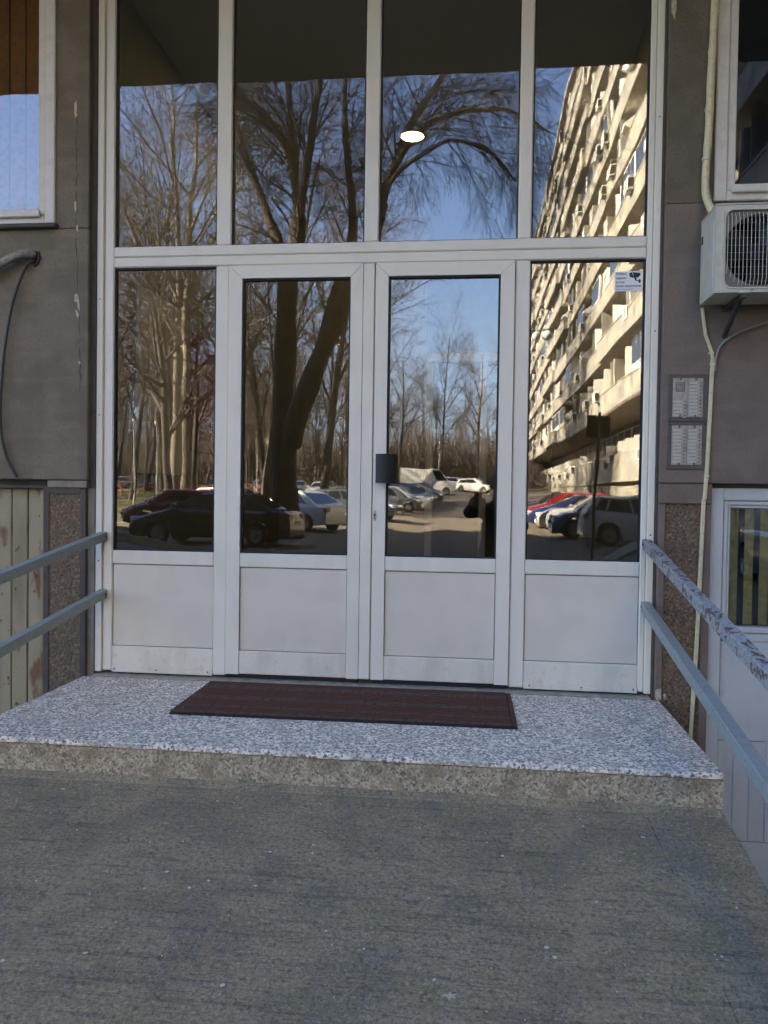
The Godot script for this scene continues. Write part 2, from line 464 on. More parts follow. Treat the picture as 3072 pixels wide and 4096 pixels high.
	M.inner_white = flat_mat(Color(0.62, 0.62, 0.60), 0.6)
	M.inner_red = flat_mat(Color(0.20, 0.035, 0.03), 0.8)
	M.lamp = flat_mat(Color(0.9, 0.85, 0.75), 0.5)
	M.lamp.emission_enabled = true
	M.lamp.emission = Color(1.0, 0.82, 0.55)
	M.lamp.emission_energy_multiplier = 0.6
	# far walls
	var streak := [[0, 171, 0.02, 512, 48, 0.5, 0.85, rgb8(138, 128, 106), 0.8], [0, 172, 0.05, 512, 64, 0.58, 0.8, rgb8(98, 90, 76), 0.7], [0, 173, 0.01, 512, 512, 0.45, 0.8, rgb8(184, 172, 144), 0.5]]
	M.wing_wall = tex_mat(layered(512, rgb8(129, 129, 129), streak), 0.14, 0.92)
	M.wing_base = tex_mat(layered(512, rgb8(118, 117, 111), streak), 0.16, 0.92)
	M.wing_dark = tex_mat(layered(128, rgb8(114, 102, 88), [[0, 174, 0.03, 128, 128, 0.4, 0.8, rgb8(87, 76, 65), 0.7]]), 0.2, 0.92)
	M.far_wall = tex_mat(layered(128, rgb8(150, 138, 122), [[0, 175, 0.03, 128, 128, 0.4, 0.8, rgb8(128, 116, 102), 0.7]]), 0.05, 0.92)
	M.far_glass = flat_mat(Color(0.025, 0.03, 0.035), 0.15)
	M.white_board = flat_mat(Color(0.72, 0.71, 0.68), 0.6)
	M.block = tex_mat(layered(128, rgb8(140, 132, 120), [[0, 176, 0.03, 128, 128, 0.4, 0.8, rgb8(120, 112, 100), 0.7]]), 0.2, 0.92)
	M.soffit = tex_mat(layered(128, rgb8(133, 130, 122), [[0, 177, 0.03, 128, 128, 0.4, 0.8, rgb8(113, 110, 102), 0.7]]), 0.6, 0.92)
	# outside ground
	M.asphalt = tex_mat(layered(512, rgb8(104, 94, 80), [[0, 181, 0.01, 512, 512, 0.4, 0.8, rgb8(84, 77, 68), 0.7], [0, 182, 0.15, 512, 512, 0.5, 0.8, rgb8(76, 72, 68), 0.6], [1, 183, 0.1, 512, 512, 0.9, 0.97, rgb8(140, 134, 124), 0.5]]), 0.25, 0.9)
	M.grass = tex_mat(layered(512, rgb8(85, 86, 42), [[0, 186, 0.01, 512, 512, 0.4, 0.8, rgb8(79, 65, 40), 0.7], [0, 187, 0.08, 512, 512, 0.5, 0.85, rgb8(57, 65, 27), 0.7], [1, 188, 0.05, 512, 512, 0.92, 0.97, rgb8(138, 120, 80), 0.7]]), 0.3, 0.95)
	var barkrel := height(256, [[0, 191, 0.05, 256, 64, 1.0]])
	M.bark = tex_mat(layered(256, rgb8(70, 64, 60), [[0, 192, 0.05, 256, 64, 0.4, 0.7, rgb8(38, 33, 31), 0.8], [0, 193, 0.02, 256, 256, 0.6, 0.85, rgb8(75, 71, 67), 0.5]]), 1.2, 0.95, barkrel, 2.0)
	M.bark_pale = tex_mat(layered(256, rgb8(110, 104, 93), [[0, 194, 0.03, 256, 96, 0.45, 0.7, rgb8(81, 72, 61), 0.8], [0, 195, 0.02, 256, 256, 0.6, 0.85, rgb8(118, 119, 114), 0.6]]), 0.8, 0.95, barkrel, 2.0)
	M.twig = flat_mat(Color(0.034, 0.029, 0.027), 0.9)
	M.twig_brown = flat_mat(Color(0.075, 0.058, 0.048), 0.9)
	M.twig_pale = flat_mat(Color(0.105, 0.09, 0.075), 0.9)

# ---------------------------------------------------------------- ground
func gy(z: float) -> float:
	var a := clampf(z - 12.0, 0.0, 90.0)
	return -0.5 + 0.00028 * a * a

func sheet(xs: Array, zs: Array, up: float, wob := 0.0) -> MB:
	var mb := MB.new()
	var rows := []
	for z in zs:
		var row := PackedVector3Array()
		for x in xs: row.append(Vector3(x, gy(z) + up + (sin(x * 1.3 + z * 0.7) + sin(x * 0.37 - z * 0.9)) * wob, z))
		rows.append(row)
	rows.reverse()
	mb.ring_sheet(rows, false)
	return mb

func setting() -> void:
	var zs := [3.48]
	var z := 6.0
	while z < 110.0:
		zs.append(z)
		z += 3.0
	zs.append_array([160.0, 300.0, 700.0])
	struct(part("ground", sheet([-500.0, -110.0, -40.0, -8.0, 0.0, 4.0, 8.99, 30.0, 500.0], zs, 0.0), M.asphalt))
	var gz := []
	z = 26.5
	while z < 110.0:
		gz.append(z)
		z += 2.0
	gz.append_array([160.0, 300.0])
	var gx := []
	var x := -120.0
	while x < -9.4:
		gx.append(x)
		x += 3.0
	gx.append(-9.4)
	struct(part("lawn", sheet(gx, gz, 0.10, 0.012), M.grass))
	var kb := struct(Node3D.new())
	kb.name = "kerb"
	add_child(kb)
	for k in 24:
		bx("kerb_stone", Vector3(-9.4, gy(26.5 + k * 3.0) - 0.2, 26.5 + k * 3.0), Vector3(-9.22, gy(26.5 + k * 3.0 + 1.5) + 0.13, 29.48 + k * 3.0), M.block, kb, 0.02)
	for k in 30:
		bx("kerb_stone", Vector3(-9.4 - (k + 1) * 3.0, -0.7, 26.32), Vector3(-9.42 - k * 3.0, gy(26.5) + 0.13, 26.5), M.block, kb, 0.02)
	# landing in front of the doors: a terrazzo slab whose front shows the aggregate, and the concrete ramp below it
	var landing := struct(Node3D.new())
	landing.name = "landing"
	add_child(landing)
	bx("terrazzo_slab", Vector3(-1.545, -0.055, 0.055), Vector3(1.507, -0.03, 1.124), M.terrazzo, landing, 0.004)
	var face := MB.new()
	var fr := RandomNumberGenerator.new()
	fr.seed = 3
	var rows := []
	for r in 7:                                                     # the worn front of the step
		var row := PackedVector3Array()
		for q in 81:
			row.append(Vector3(-1.545 + 3.052 * q / 80.0, -0.0555 - 0.30 * r / 6.0, 1.118 + fr.randf_range(-0.0014, 0.0014) + (0.003 if r == 0 else 0.0)))
		rows.append(row)
	rows.reverse()
	face.ring_sheet(rows, false)
	face.box(Vector3(-1.543, -1.1, 0.055), Vector3(1.505, -0.0555, 1.112), 0.0)
	part("step_front", face, M.aggregate, landing)
	bx("threshold", Vector3(-1.5, -0.06, -0.12), Vector3(1.47, -0.022, 0.053), M.threshold, landing, 0.003)
	var ramp := struct(Node3D.new())
	ramp.name = "ramp"
	add_child(ramp)
	var prof := PackedVector2Array([Vector2(1.126, -1.1), Vector2(3.48, -1.1), Vector2(3.48, -0.5), Vector2(1.126, -0.182)])
	var turn := Transform3D(Basis(Vector3(0, 0, 1), Vector3(0, 1, 0), Vector3(-1, 0, 0)), Vector3.ZERO)
	part("ramp_slab", MB.new().prism(prof, -1.51, 1.60, turn), M.ramp, ramp)
	for q in [[1.16, 1.52, 1.222, 1.235], [2.02, 2.9, 1.245, 1.25]]:     # an old joint, open in places
		var jm := MB.new()
		for k in 14:
			var z0 := lerpf(q[0], q[1], k / 14.0); var z1 := lerpf(q[0], q[1], (k + 1) / 14.0)
			var x0 := lerpf(q[2], q[3], k / 14.0); var x1 := lerpf(q[2], q[3], (k + 1) / 14.0)
			var w := fr.randf_range(0.0002, 0.0014)
			var y0 := -0.182 - 0.1351 * (z0 - 1.126) + 0.0012; var y1 := -0.182 - 0.1351 * (z1 - 1.126) + 0.0012
			jm.quad(Vector3(x0 - w, y0, z0), Vector3(x1 - w, y1, z1), Vector3(x1 + w, y1, z1), Vector3(x0 + w, y0, z0))
		part("joint", jm, M.crack, ramp)
	part("mortar_fillet", MB.new().prism(PackedVector2Array([Vector2(1.10, -0.2), Vector2(1.155, -0.195), Vector2(1.145, -0.180), Vector2(1.125, -0.166), Vector2(1.10, -0.16)]), -1.5, 1.54, turn), M.ramp, ramp)
	for s in [[-9.0, -1.55], [1.51, 8.9]]:
		var pit := struct(Node3D.new())
		pit.name = numbered("sunken_yard")
		add_child(pit)
		bx("floor", Vector3(s[0], -1.3, -0.02), Vector3(s[1], -1.1, 3.3), M.asphalt, pit, 0.0)
		bx("retaining_wall", Vector3(s[0], -1.3, 3.3), Vector3(s[1], -0.49, 3.479), M.block, pit, 0.01)

# ---------------------------------------------------------------- the block whose entrance this is
func patch(outline: Array, z: float, m: Material, parent: Node, called: String) -> void:
	var p := PackedVector2Array()
	for q in outline: p.append(Vector2(q[0], q[1]))
	if Geometry2D.is_polygon_clockwise(p): p.reverse()
	part(called, MB.new().prism(p, z - 0.004, z), m, parent)

func crack_line(pts: Array, z: float, parent: Node, sd: int) -> void:
	var r := RandomNumberGenerator.new()
	r.seed = sd
	var a := PackedVector2Array()
	var b := PackedVector2Array()
	for k in pts.size() - 1:
		var p := Vector2(pts[k][0], pts[k][1])
		var q := Vector2(pts[k + 1][0], pts[k + 1][1])
		var steps := maxi(2, int(p.distance_to(q) / 0.02))
		for s in steps:
			var m := p.lerp(q, s / float(steps)) + Vector2(r.randf_range(-0.003, 0.003), 0)
			var w := r.randf_range(0.0003, 0.0022) * (0.15 if r.randf() < 0.2 else 1.0)
			a.append(m + Vector2(-w, 0))
			b.append(m + Vector2(w, 0))
	var mb := MB.new()
	for k in a.size() - 1:
		mb.quad(Vector3(a[k].x, a[k].y, z), Vector3(a[k + 1].x, a[k + 1].y, z), Vector3(b[k + 1].x, b[k + 1].y, z), Vector3(b[k].x, b[k].y, z))
	for k in mb.n.size(): mb.n[k] = Vector3(0, 0, 1)
	part("crack", mb, M.crack, parent)

func facade() -> void:
	var b := thing("apartment_building", "tall grey brown apartment block whose glazed entrance faces the camera", "building")
	# ground floor walls, left of the doors
	bx("wall", Vector3(-1.718, 2.403, -0.2), Vector3(-1.53, 4.07, 0.05), M.render_tan, b, 0.004)
	bx("wall", Vector3(-9.0, 1.041, -0.2), Vector3(-1.53, 2.402, 0.05), M.render_tan, b, 0.004)
	bx("wall", Vector3(-9.0, 2.4035, -0.2), Vector3(-3.1, 4.07, 0.05), M.render_tan, b, 0.004)
	bx("wall", Vector3(-3.099, 3.9, -0.2), Vector3(-1.719, 4.07, 0.05), M.render_tan, b, 0.004)
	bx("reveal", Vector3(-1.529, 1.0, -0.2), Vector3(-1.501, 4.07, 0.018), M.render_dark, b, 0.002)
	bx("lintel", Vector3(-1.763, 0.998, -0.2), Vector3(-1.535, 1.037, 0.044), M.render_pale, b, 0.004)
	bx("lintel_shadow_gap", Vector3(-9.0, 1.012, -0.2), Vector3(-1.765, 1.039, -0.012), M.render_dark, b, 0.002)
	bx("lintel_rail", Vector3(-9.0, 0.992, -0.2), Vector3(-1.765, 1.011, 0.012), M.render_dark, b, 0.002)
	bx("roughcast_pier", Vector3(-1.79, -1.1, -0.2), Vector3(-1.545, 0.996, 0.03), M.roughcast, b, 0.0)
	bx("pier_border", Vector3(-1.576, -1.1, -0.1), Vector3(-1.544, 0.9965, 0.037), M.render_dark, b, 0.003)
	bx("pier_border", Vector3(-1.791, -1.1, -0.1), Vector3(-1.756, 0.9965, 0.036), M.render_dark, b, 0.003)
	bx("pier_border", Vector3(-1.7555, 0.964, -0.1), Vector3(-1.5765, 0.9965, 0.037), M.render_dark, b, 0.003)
	bx("pier_edge", Vector3(-1.5435, -0.06, -0.2), Vector3(-1.502, 0.999, 0.016), M.render_pale, b, 0.003)
	for k in 17:
		var x0 := -1.825 - k * 0.094
		var mb := MB.new()
		var t := Transform3D(Basis(Vector3.UP, 0.05 if k % 2 else -0.03), Vector3(x0 - 0.047, 0, -0.03))
		mb.box(Vector3(-0.0445, -1.1, -0.012), Vector3(0.0445, 0.991, 0.0), 0.006, t)
		part("slat", mb, M.sheet, b)
	bx("sheet_frame", Vector3(-1.824, -1.1, -0.2), Vector3(-1.7915, 0.991, 0.004), M.sheet, b, 0.004)
	bx("sheet_backing", Vector3(-9.0, -1.1, -0.2), Vector3(-1.825, 0.991, -0.05), M.rust, b, 0.0)
	crack_line([[-1.600, 2.395], [-1.603, 2.33], [-1.595, 2.26], [-1.590, 2.18], [-1.592, 2.09], [-1.586, 2.04]], 0.0515, b, 1)
	crack_line([[-1.580, 1.93], [-1.578, 1.86], [-1.572, 1.79], [-1.577, 1.72], [-1.570, 1.60], [-1.578, 1.50]], 0.0515, b, 2)
	crack_line([[-1.597, 3.0], [-1.604, 2.86], [-1.595, 2.74], [-1.601, 2.60], [-1.598, 2.5], [-1.601, 2.395]], 0.0515, b, 3)
	patch([[-1.606, 2.045], [-1.592, 2.05], [-1.583, 2.02], [-1.577, 1.985], [-1.578, 1.955], [-1.588, 1.975], [-1.592, 2.005], [-1.608, 2.008]], 0.0525, M.bare_plaster, b, "bare_patch")
	patch([[-1.602, 1.965], [-1.590, 1.955], [-1.582, 1.935], [-1.586, 1.915], [-1.596, 1.935]], 0.0525, M.bare_plaster, b, "bare_patch")
	patch([[-1.583, 1.688], [-1.572, 1.684], [-1.571, 1.672], [-1.579, 1.668]], 0.0525, M.bare_plaster, b, "bare_patch")
	patch([[-1.600, 2.42], [-1.589, 2.418], [-1.587, 2.385], [-1.597, 2.39]], 0.0525, M.bare_plaster, b, "bare_patch")
	patch([[-1.615, 3.07], [-1.601, 3.085], [-1.597, 3.01], [-1.606, 2.99], [-1.614, 3.02]], 0.0525, M.bare_plaster, b, "bare_patch")
	patch([[-1.612, 2.54], [-1.602, 2.55], [-1.598, 2.505], [-1.607, 2.49]], 0.0525, M.bare_plaster, b, "bare_patch")
	# right of the doors
	bx("wall", Vector3(1.488, 1.0645, -0.2), Vector3(9.0, 2.4515, 0.05), M.render_mauve, b, 0.004)
	bx("wall", Vector3(1.488, 2.4525, -0.2), Vector3(1.712, 4.07, 0.05), M.render_olive, b, 0.003)
	bx("wall", Vector3(3.1, 2.4525, -0.2), Vector3(9.0, 4.07, 0.05), M.render_olive, b, 0.003)
	bx("wall", Vector3(1.713, 3.9, -0.2), Vector3(3.099, 4.07, 0.05), M.render_olive, b, 0.003)
	bx("reveal", Vector3(1.4755, -0.06, -0.2), Vector3(1.4875, 4.07, 0.016), M.render_dark, b, 0.002)
	bx("pier_band", Vector3(1.4885, 0.962, -0.2), Vector3(1.7445, 1.0635, 0.042), M.render_mauve, b, 0.004)
	bx("roughcast_pier", Vector3(1.521, -1.1, -0.2), Vector3(1.705, 0.9615, 0.026), M.roughcast, b, 0.0)
	bx("pier_border", Vector3(1.4885, -1.1, -0.2), Vector3(1.5235, 0.9612, 0.036), M.render_mauve, b, 0.003)
	bx("pier_border", Vector3(1.7045, -1.1, -0.2), Vector3(1.7445, 0.9612, 0.036), M.render_mauve, b, 0.003)
	patch([[1.492, 3.50], [1.516, 3.50], [1.517, 3.40], [1.511, 3.375], [1.513, 3.35], [1.503, 3.372], [1.494, 3.39]], 0.0525, M.bare_plaster, b, "bare_patch")
	patch([[1.494, 0.02], [1.520, 0.025], [1.522, -0.03], [1.498, -0.032], [1.492, -0.01]], 0.0385, M.bare_plaster, b, "bare_patch")
	patch([[1.532, -0.005], [1.545, 0.0], [1.55, -0.022], [1.538, -0.03]], 0.031, M.bare_plaster, b, "bare_patch")
	bx("head_wall", Vector3(-1.6, 4.021, -0.2), Vector3(1.6, 4.071, 0.051), M.render_dark, b, 0.0)
	# windows above
	for s in [-1.0, 1.0]:
		var w := Node3D.new()
		w.name = "window" if s < 0 else "window_001"
		b.add_child(w)
		var e := 1.718 if s < 0 else 1.714
		var yb := 2.427 if s < 0 else 2.4555
		var fr := func(x0: float, x1: float, y0: float, y1: float, z0: float, z1: float, called := "frame", m: Material = M.pvc_white) -> void:
			bx(called, Vector3(minf(s * x0, s * x1), y0, z0), Vector3(maxf(s * x0, s * x1), y1, z1), m, w, 0.005)
		fr.call(e + 0.001, e + 0.06, yb, 3.898, -0.1, 0.062)
		fr.call(e + 0.0605, e + 0.102, yb + 0.05, 3.84, -0.09, 0.052)
		fr.call(e + 0.0605, 3.098, yb, yb + 0.049, -0.1, 0.061)
		fr.call(e + 0.0605, 3.098, 3.842, 3.898, -0.1, 0.061)
		fr.call(3.04, 3.098, yb + 0.0495, 3.8415, -0.1, 0.061)
		fr.call(e + 0.1025, 3.039, yb + 0.05, yb + 0.078, -0.09, 0.051)
		fr.call(e + 0.079, 3.03, yb + 0.034, yb + 0.074, 0.0625, 0.082, "drip_rail")
		fr.call(e + 0.1025, 3.039, yb + 0.0785, 3.84, -0.05, -0.042, "pane", M.glass)
		if s < 0:
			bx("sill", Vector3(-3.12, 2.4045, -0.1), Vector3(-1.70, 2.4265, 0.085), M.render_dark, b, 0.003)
			for k in 12:
				bx("blind_slat", Vector3(-1.93 - k * 0.1, 2.5, -0.20), Vector3(-1.84 - k * 0.1, 3.9, -0.195), M.blind, w, 0.0)
		else:
			bx("inner_casing", Vector3(1.80, 2.55, -0.2), Vector3(1.823, 3.9, -0.06), M.render_pale, w, 0.002)
	# shop door and its panels below right
	var d := Node3D.new()
	d.name = "basement_door"
	b.add_child(d)
	bx("lintel", Vector3(1.745, 1.046, -0.2), Vector3(9.0, 1.064, 0.0), M.render_dark, b, 0.002)
	bx("frame", Vector3(1.7455, -1.1, -0.1), Vector3(1.8115, 1.044, 0.012), M.pvc_grey, d, 0.005)
	bx("frame", Vector3(1.812, 0.981, -0.1), Vector3(3.2, 1.044, 0.011), M.pvc_grey, d, 0.005)
	bx("sash", Vector3(1.8145, 0.29, -0.08), Vector3(1.8355, 0.978, 0.004), M.pvc_grey, d, 0.004)
	bx("sash", Vector3(1.836, 0.958, -0.08), Vector3(2.9, 0.978, 0.004), M.pvc_grey, d, 0.004)
	bx("glazing_bead", Vector3(1.836, 0.345, -0.08), Vector3(1.849, 0.957, -0.003), M.pvc_grey, d, 0.003)
	bx("glazing_bead", Vector3(1.8495, 0.944, -0.08), Vector3(2.9, 0.957, -0.003), M.pvc_grey, d, 0.003)
	bx("sash", Vector3(1.836, 0.315, -0.08), Vector3(2.9, 0.344, 0.004), M.pvc_grey, d, 0.004)
	bx("pane", Vector3(1.8495, 0.3445, -0.045), Vector3(2.9, 0.9435, -0.038), M.glass, d, 0.0)
	bx("panel", Vector3(1.836, 0.272, -0.08), Vector3(2.9, 0.3125, -0.002), M.pvc_grey, d, 0.003)
	bx("panel", Vector3(1.8145, -0.232, -0.08), Vector3(2.9, 0.2695, -0.004), M.pvc_grey, d, 0.003)
	for k in 14:
		bx("plank", Vector3(1.8145 + k * 0.078, -0.745, -0.08), Vector3(1.8910 + k * 0.078, -0.2355, -0.008), M.pvc_grey, d, 0.002)
	bx("plinth", Vector3(1.8145, -1.1, -0.08), Vector3(2.9, -0.749, -0.003), M.pvc_grey, d, 0.003)
	bx("wall", Vector3(3.2, -1.1, -0.2), Vector3(9.0, 1.044, 0.03), M.roughcast, b, 0.0)
	for k in 14:
		bx("blind_slat", Vector3(1.865 + k * 0.075, 0.35, -0.075), Vector3(1.908 + k * 0.075, 0.94, -0.071), M.blind_pale, d, 0.0)
	# rooms behind
	room(b, Vector3(-1.6, -0.022, -7.0), Vector3(1.6, 4.0, -0.13), "lobby", M.lobby_wall, M.lobby_floor, M.inner_white)
	room(b, Vector3(-5.5, 1.06, -4.5), Vector3(-1.72, 3.9, -0.2), "flat", M.lobby_wall, M.lobby_floor)
	room(b, Vector3(1.72, 1.2, -4.5), Vector3(5.5, 3.9, -0.2), "flat", M.lobby_wall, M.lobby_floor)
	room(b, Vector3(1.745, -1.1, -3.5), Vector3(5.5, 1.0, -0.2), "shop", M.lobby_wall, M.lobby_floor)
	# a white inner door frame, a pale board and a red cloth seen dimly through the glass
	bx("inner_door_frame", Vector3(0.02, 2.42, -4.6), Vector3(0.95, 2.52, -4.5), M.inner_white, b, 0.01)
	bx("inner_door_frame", Vector3(0.60, -0.02, -4.6), Vector3(0.68, 2.42, -4.5), M.inner_white, b, 0.01)
	bx("inner_door_frame", Vector3(0.02, -0.02, -4.6), Vector3(0.10, 2.42, -4.5), M.inner_white, b, 0.01)
	bx("inner_partition", Vector3(-1.6, -0.02, -4.62), Vector3(0.02, 3.999, -4.52), M.lobby_wall, b, 0.0)
	bx("notice_board", Vector3(-1.595, 1.1, -1.5), Vector3(-1.57, 2.3, -0.7), M.inner_white, b, 0.005)
	bx("wall_hanging", Vector3(-1.595, 1.3, -2.3), Vector3(-1.58, 2.2, -1.7), M.inner_red, b, 0.004)
	# the block above: overhanging floors, their underside, and rows of windows
	bx("upper_wall", Vector3(-112.0, 4.072, -14.0), Vector3(9.9, 41.6, 1.6), M.block, b, 0.0)
	bx("soffit", Vector3(-112.0, 4.03, 0.052), Vector3(7.3, 4.071, 1.605), M.soffit, b, 0.0)
	bx("parapet", Vector3(-112.2, 41.6, -14.2), Vector3(9.9, 42.0, 1.7), M.block, b, 0.02)
	bx("rear_wall", Vector3(-112.0, -1.2, -14.0), Vector3(9.9, 4.07, -7.4), M.block, b, 0.0)
	bx("side_wall", Vector3(-112.0, -1.2, -7.4), Vector3(-9.01, 4.07, 0.04), M.roughcast, b, 0.0)
	for f in 4:
		for k in 8:
			var wx := -11.0 + k * 2.4
			var wn := part("window", MB.new().box(Vector3(wx, 6.0 + f * 2.85, 1.56), Vector3(wx + 1.5, 7.4 + f * 2.85, 1.63), 0.02), M.white_board, b)
			bx("pane", Vector3(wx + 0.08, 6.08 + f * 2.85, 1.59), Vector3(wx + 1.42, 7.32 + f * 2.85, 1.636), M.far_glass, wn, 0.0)

func room(b: Node, lo: Vector3, hi: Vector3, called: String, wm: Material, fm: Material, cm: Material = null) -> void:
	var t := 0.09
	bx(called + "_wall", Vector3(lo.x - t, lo.y - t, lo.z), Vector3(lo.x, hi.y + t, hi.z), wm, b, 0.0)
	bx(called + "_wall", Vector3(hi.x, lo.y - t, lo.z), Vector3(hi.x + t, hi.y + t, hi.z), wm, b, 0.0)
	bx(called + "_wall", Vector3(lo.x - t, lo.y - t, lo.z - t), Vector3(hi.x + t, hi.y + t, lo.z - 0.001), wm, b, 0.0)
	bx(called + "_floor", Vector3(lo.x + 0.001, lo.y - t, lo.z), Vector3(hi.x - 0.001, lo.y, hi.z), fm, b, 0.0)
	bx(called + "_ceiling", Vector3(lo.x + 0.001, hi.y, lo.z), Vector3(hi.x - 0.001, hi.y + t, hi.z), cm if cm else wm, b, 0.0)

# ---------------------------------------------------------------- the glazed entrance
func seal(parent: Node, x0: float, x1: float, y0: float, y1: float, z: float, w := 0.007) -> void:
	var mb := MB.new()
	mb.box(Vector3(x0, y0, z - 0.03), Vector3(x0 + w, y1, z))
	mb.box(Vector3(x1 - w, y0, z - 0.03), Vector3(x1, y1, z))
	mb.box(Vector3(x0 + w, y1 - w, z - 0.03), Vector3(x1 - w, y1, z))
	mb.box(Vector3(x0 + w, y0, z - 0.03), Vector3(x1 - w, y0 + w * 0.6, z))
	part("seal", mb, M.rubber, parent)

func pane(parent: Node, x0: float, x1: float, y0: float, y1: float, z: float, tilt_x := 0.0, tilt_y := 0.0) -> void:
	var h := Vector3((x1 - x0) * 0.5, (y1 - y0) * 0.5, 0.003)
	var o := part("pane", MB.new().box(-h, h), M.glass, parent)
	o.position = Vector3((x0 + x1) * 0.5, (y0 + y1) * 0.5, z)
	o.rotation_degrees = Vector3(tilt_x, tilt_y, 0)

func entrance() -> void:
	var e := thing("glazed_entrance", "white aluminium entrance wall with double doors, sidelights and tall upper panes", "entrance")
	var A: Material = M.alu
	bx("jamb", Vector3(-1.5, -0.012, -0.06), Vector3(-1.4625, 4.02, 0.012), A, e, 0.004)
	bx("jamb", Vector3(-1.462, -0.006, -0.06), Vector3(-1.4075, 4.02, 0.0), A, e, 0.006)
	bx("jamb", Vector3(1.4405, -0.012, -0.06), Vector3(1.4745, 4.02, 0.012), A, e, 0.004)
	bx("jamb", Vector3(1.4105, -0.006, -0.06), Vector3(1.440, 4.02, 0.0), A, e, 0.006)
	bx("reveal_strip", Vector3(-1.506, -0.012, -0.06), Vector3(-1.5008, 4.02, 0.006), M.rubber, e, 0.0)
	bx("transom", Vector3(-1.407, 2.2005, -0.06), Vector3(1.410, 2.2545, 0.003), A, e, 0.006)
	bx("transom", Vector3(-1.407, 2.2565, -0.06), Vector3(1.410, 2.312, 0.003), A, e, 0.006)
	bx("head", Vector3(-1.407, 3.95, -0.06), Vector3(1.410, 4.02, 0.002), A, e, 0.006)
	for s in [[-0.8325, -0.7515], [-0.0325, 0.044], [0.7655, 0.8335]]:
		bx("mullion", Vector3(s[0], 2.3125, -0.06), Vector3(s[1], 3.9495, 0.0015), A, e, 0.006)
	var ux := [[-1.407, -0.8325], [-0.7515, -0.0325], [0.044, 0.7655], [0.8335, 1.4100]]
	var tilt := [[0.10, 0.12], [-0.04, -0.10], [-0.10, 0.08], [0.05, -0.06]]
	for k in 4:
		seal(e, ux[k][0] + 0.0005, ux[k][1] - 0.0005, 2.3128, 3.949, -0.012)
		pane(e, ux[k][0] + 0.002, ux[k][1] - 0.002, 2.3145, 3.948, -0.03, tilt[k][0], tilt[k][1])
	# sidelights
	bx("mullion", Vector3(-0.8325, -0.008, -0.06), Vector3(-0.7625, 2.1995, 0.0), A, e, 0.005)
	bx("mullion", Vector3(0.7585, -0.008, -0.06), Vector3(0.8335, 2.1995, 0.0), A, e, 0.005)
	for s in [[-1.407, -0.833], [0.834, 1.410]]:
		bx("rail", Vector3(s[0], 0.5845, -0.06), Vector3(s[1], 0.659, -0.0015), A, e, 0.005)
		bx("rail", Vector3(s[0], -0.008, -0.06), Vector3(s[1], 0.1315, -0.0015), M.alu_low, e, 0.005)
		bx("sill_strip", Vector3(s[0], -0.012, -0.0005), Vector3(s[1], 0.018, 0.003), M.alu_low, e, 0.002)
		bx("panel", Vector3(s[0] + 0.003, 0.1345, -0.06), Vector3(s[1] - 0.003, 0.5805, -0.010), M.alu_panel, e, 0.002)
		bx("panel_backing", Vector3(s[0], 0.1316, -0.06), Vector3(s[1], 0.5844, -0.022), M.gap, e, 0.0)
		seal(e, s[0] + 0.0005, s[1] - 0.0005, 0.6595, 2.1995, -0.010)
		pane(e, s[0] + 0.002, s[1] - 0.002, 0.6605, 2.1985, -0.028, 0.0, 0.12 if s[0] < 0 else -0.05)
	for x in [-1.39, -1.15, -0.86, 0.865, 1.13, 1.39]:
		part("screw", MB.new().lathe(PackedVector2Array([Vector2(0.0, 0.003), Vector2(0.004, 0.002), Vector2(0.005, 0.0)]), 8, Transform3D(Basis(Vector3.RIGHT, PI / 2), Vector3(x, 0.006, 0.003))), M.screw, e)
	for q in [[-1.481, 2.03], [-1.481, 1.40], [-1.481, 0.60], [1.457, 2.9], [1.457, 1.83], [1.457, 0.80]]:
		part("screw", MB.new().lathe(PackedVector2Array([Vector2(0.0, 0.002), Vector2(0.0035, 0.0015), Vector2(0.0045, 0.0)]), 8, Transform3D(Basis(Vector3.RIGHT, PI / 2), Vector3(q[0], q[1], 0.012))), M.screw, e)
	# the two leaves
	for s in [-1.0, 1.0]:
		var d := Node3D.new()
		d.name = "door" if s < 0 else "door_001"
		d.set_meta("label", "left door leaf" if s < 0 else "right door leaf with black pull handle and keyhole")
		e.add_child(d)
		var x0 := -0.7595 if s < 0 else 0.0335
		var x1 := -0.0335 if s < 0 else 0.7545
		var g0 := -0.6855 if s < 0 else 0.1015
		var g1 := -0.0985 if s < 0 else 0.6825
		var zf := 0.010
		# stiles and the mitred top rail
		part("stile", MB.new().prism(PackedVector2Array([Vector2(x0, 0.004), Vector2(g0 - 0.0005, 0.004), Vector2(g0 - 0.0005, 2.1285), Vector2(x0, 2.1965)]), -0.05, zf), A, d)
		part("stile", MB.new().prism(PackedVector2Array([Vector2(g1 + 0.0005, 0.004), Vector2(x1, 0.004), Vector2(x1, 2.1965), Vector2(g1 + 0.0005, 2.1285)]), -0.05, zf), A, d)
		part("rail", MB.new().prism(PackedVector2Array([Vector2(x0 + 0.001, 2.1975), Vector2(g0 + 0.0005, 2.1295), Vector2(g1 - 0.0005, 2.1295), Vector2(x1 - 0.001, 2.1975)]), -0.05, zf), A, d)
		bx("rail", Vector3(g0, 0.5845, -0.05), Vector3(g1, 0.659, zf - 0.002), A, d, 0.004)
		bx("rail", Vector3(g0, 0.006, -0.05), Vector3(g1, 0.1315, zf - 0.002), M.alu_low, d, 0.004)
		bx("panel", Vector3(g0 + 0.003, 0.1345, -0.05), Vector3(g1 - 0.003, 0.5805, -0.002), M.alu_panel, d, 0.002)
		bx("panel_backing", Vector3(g0, 0.1316, -0.05), Vector3(g1, 0.5844, -0.018), M.gap, d, 0.0)
		seal(d, g0 + 0.0005, g1 - 0.0005, 0.6595, 2.129, -0.004, 0.009)
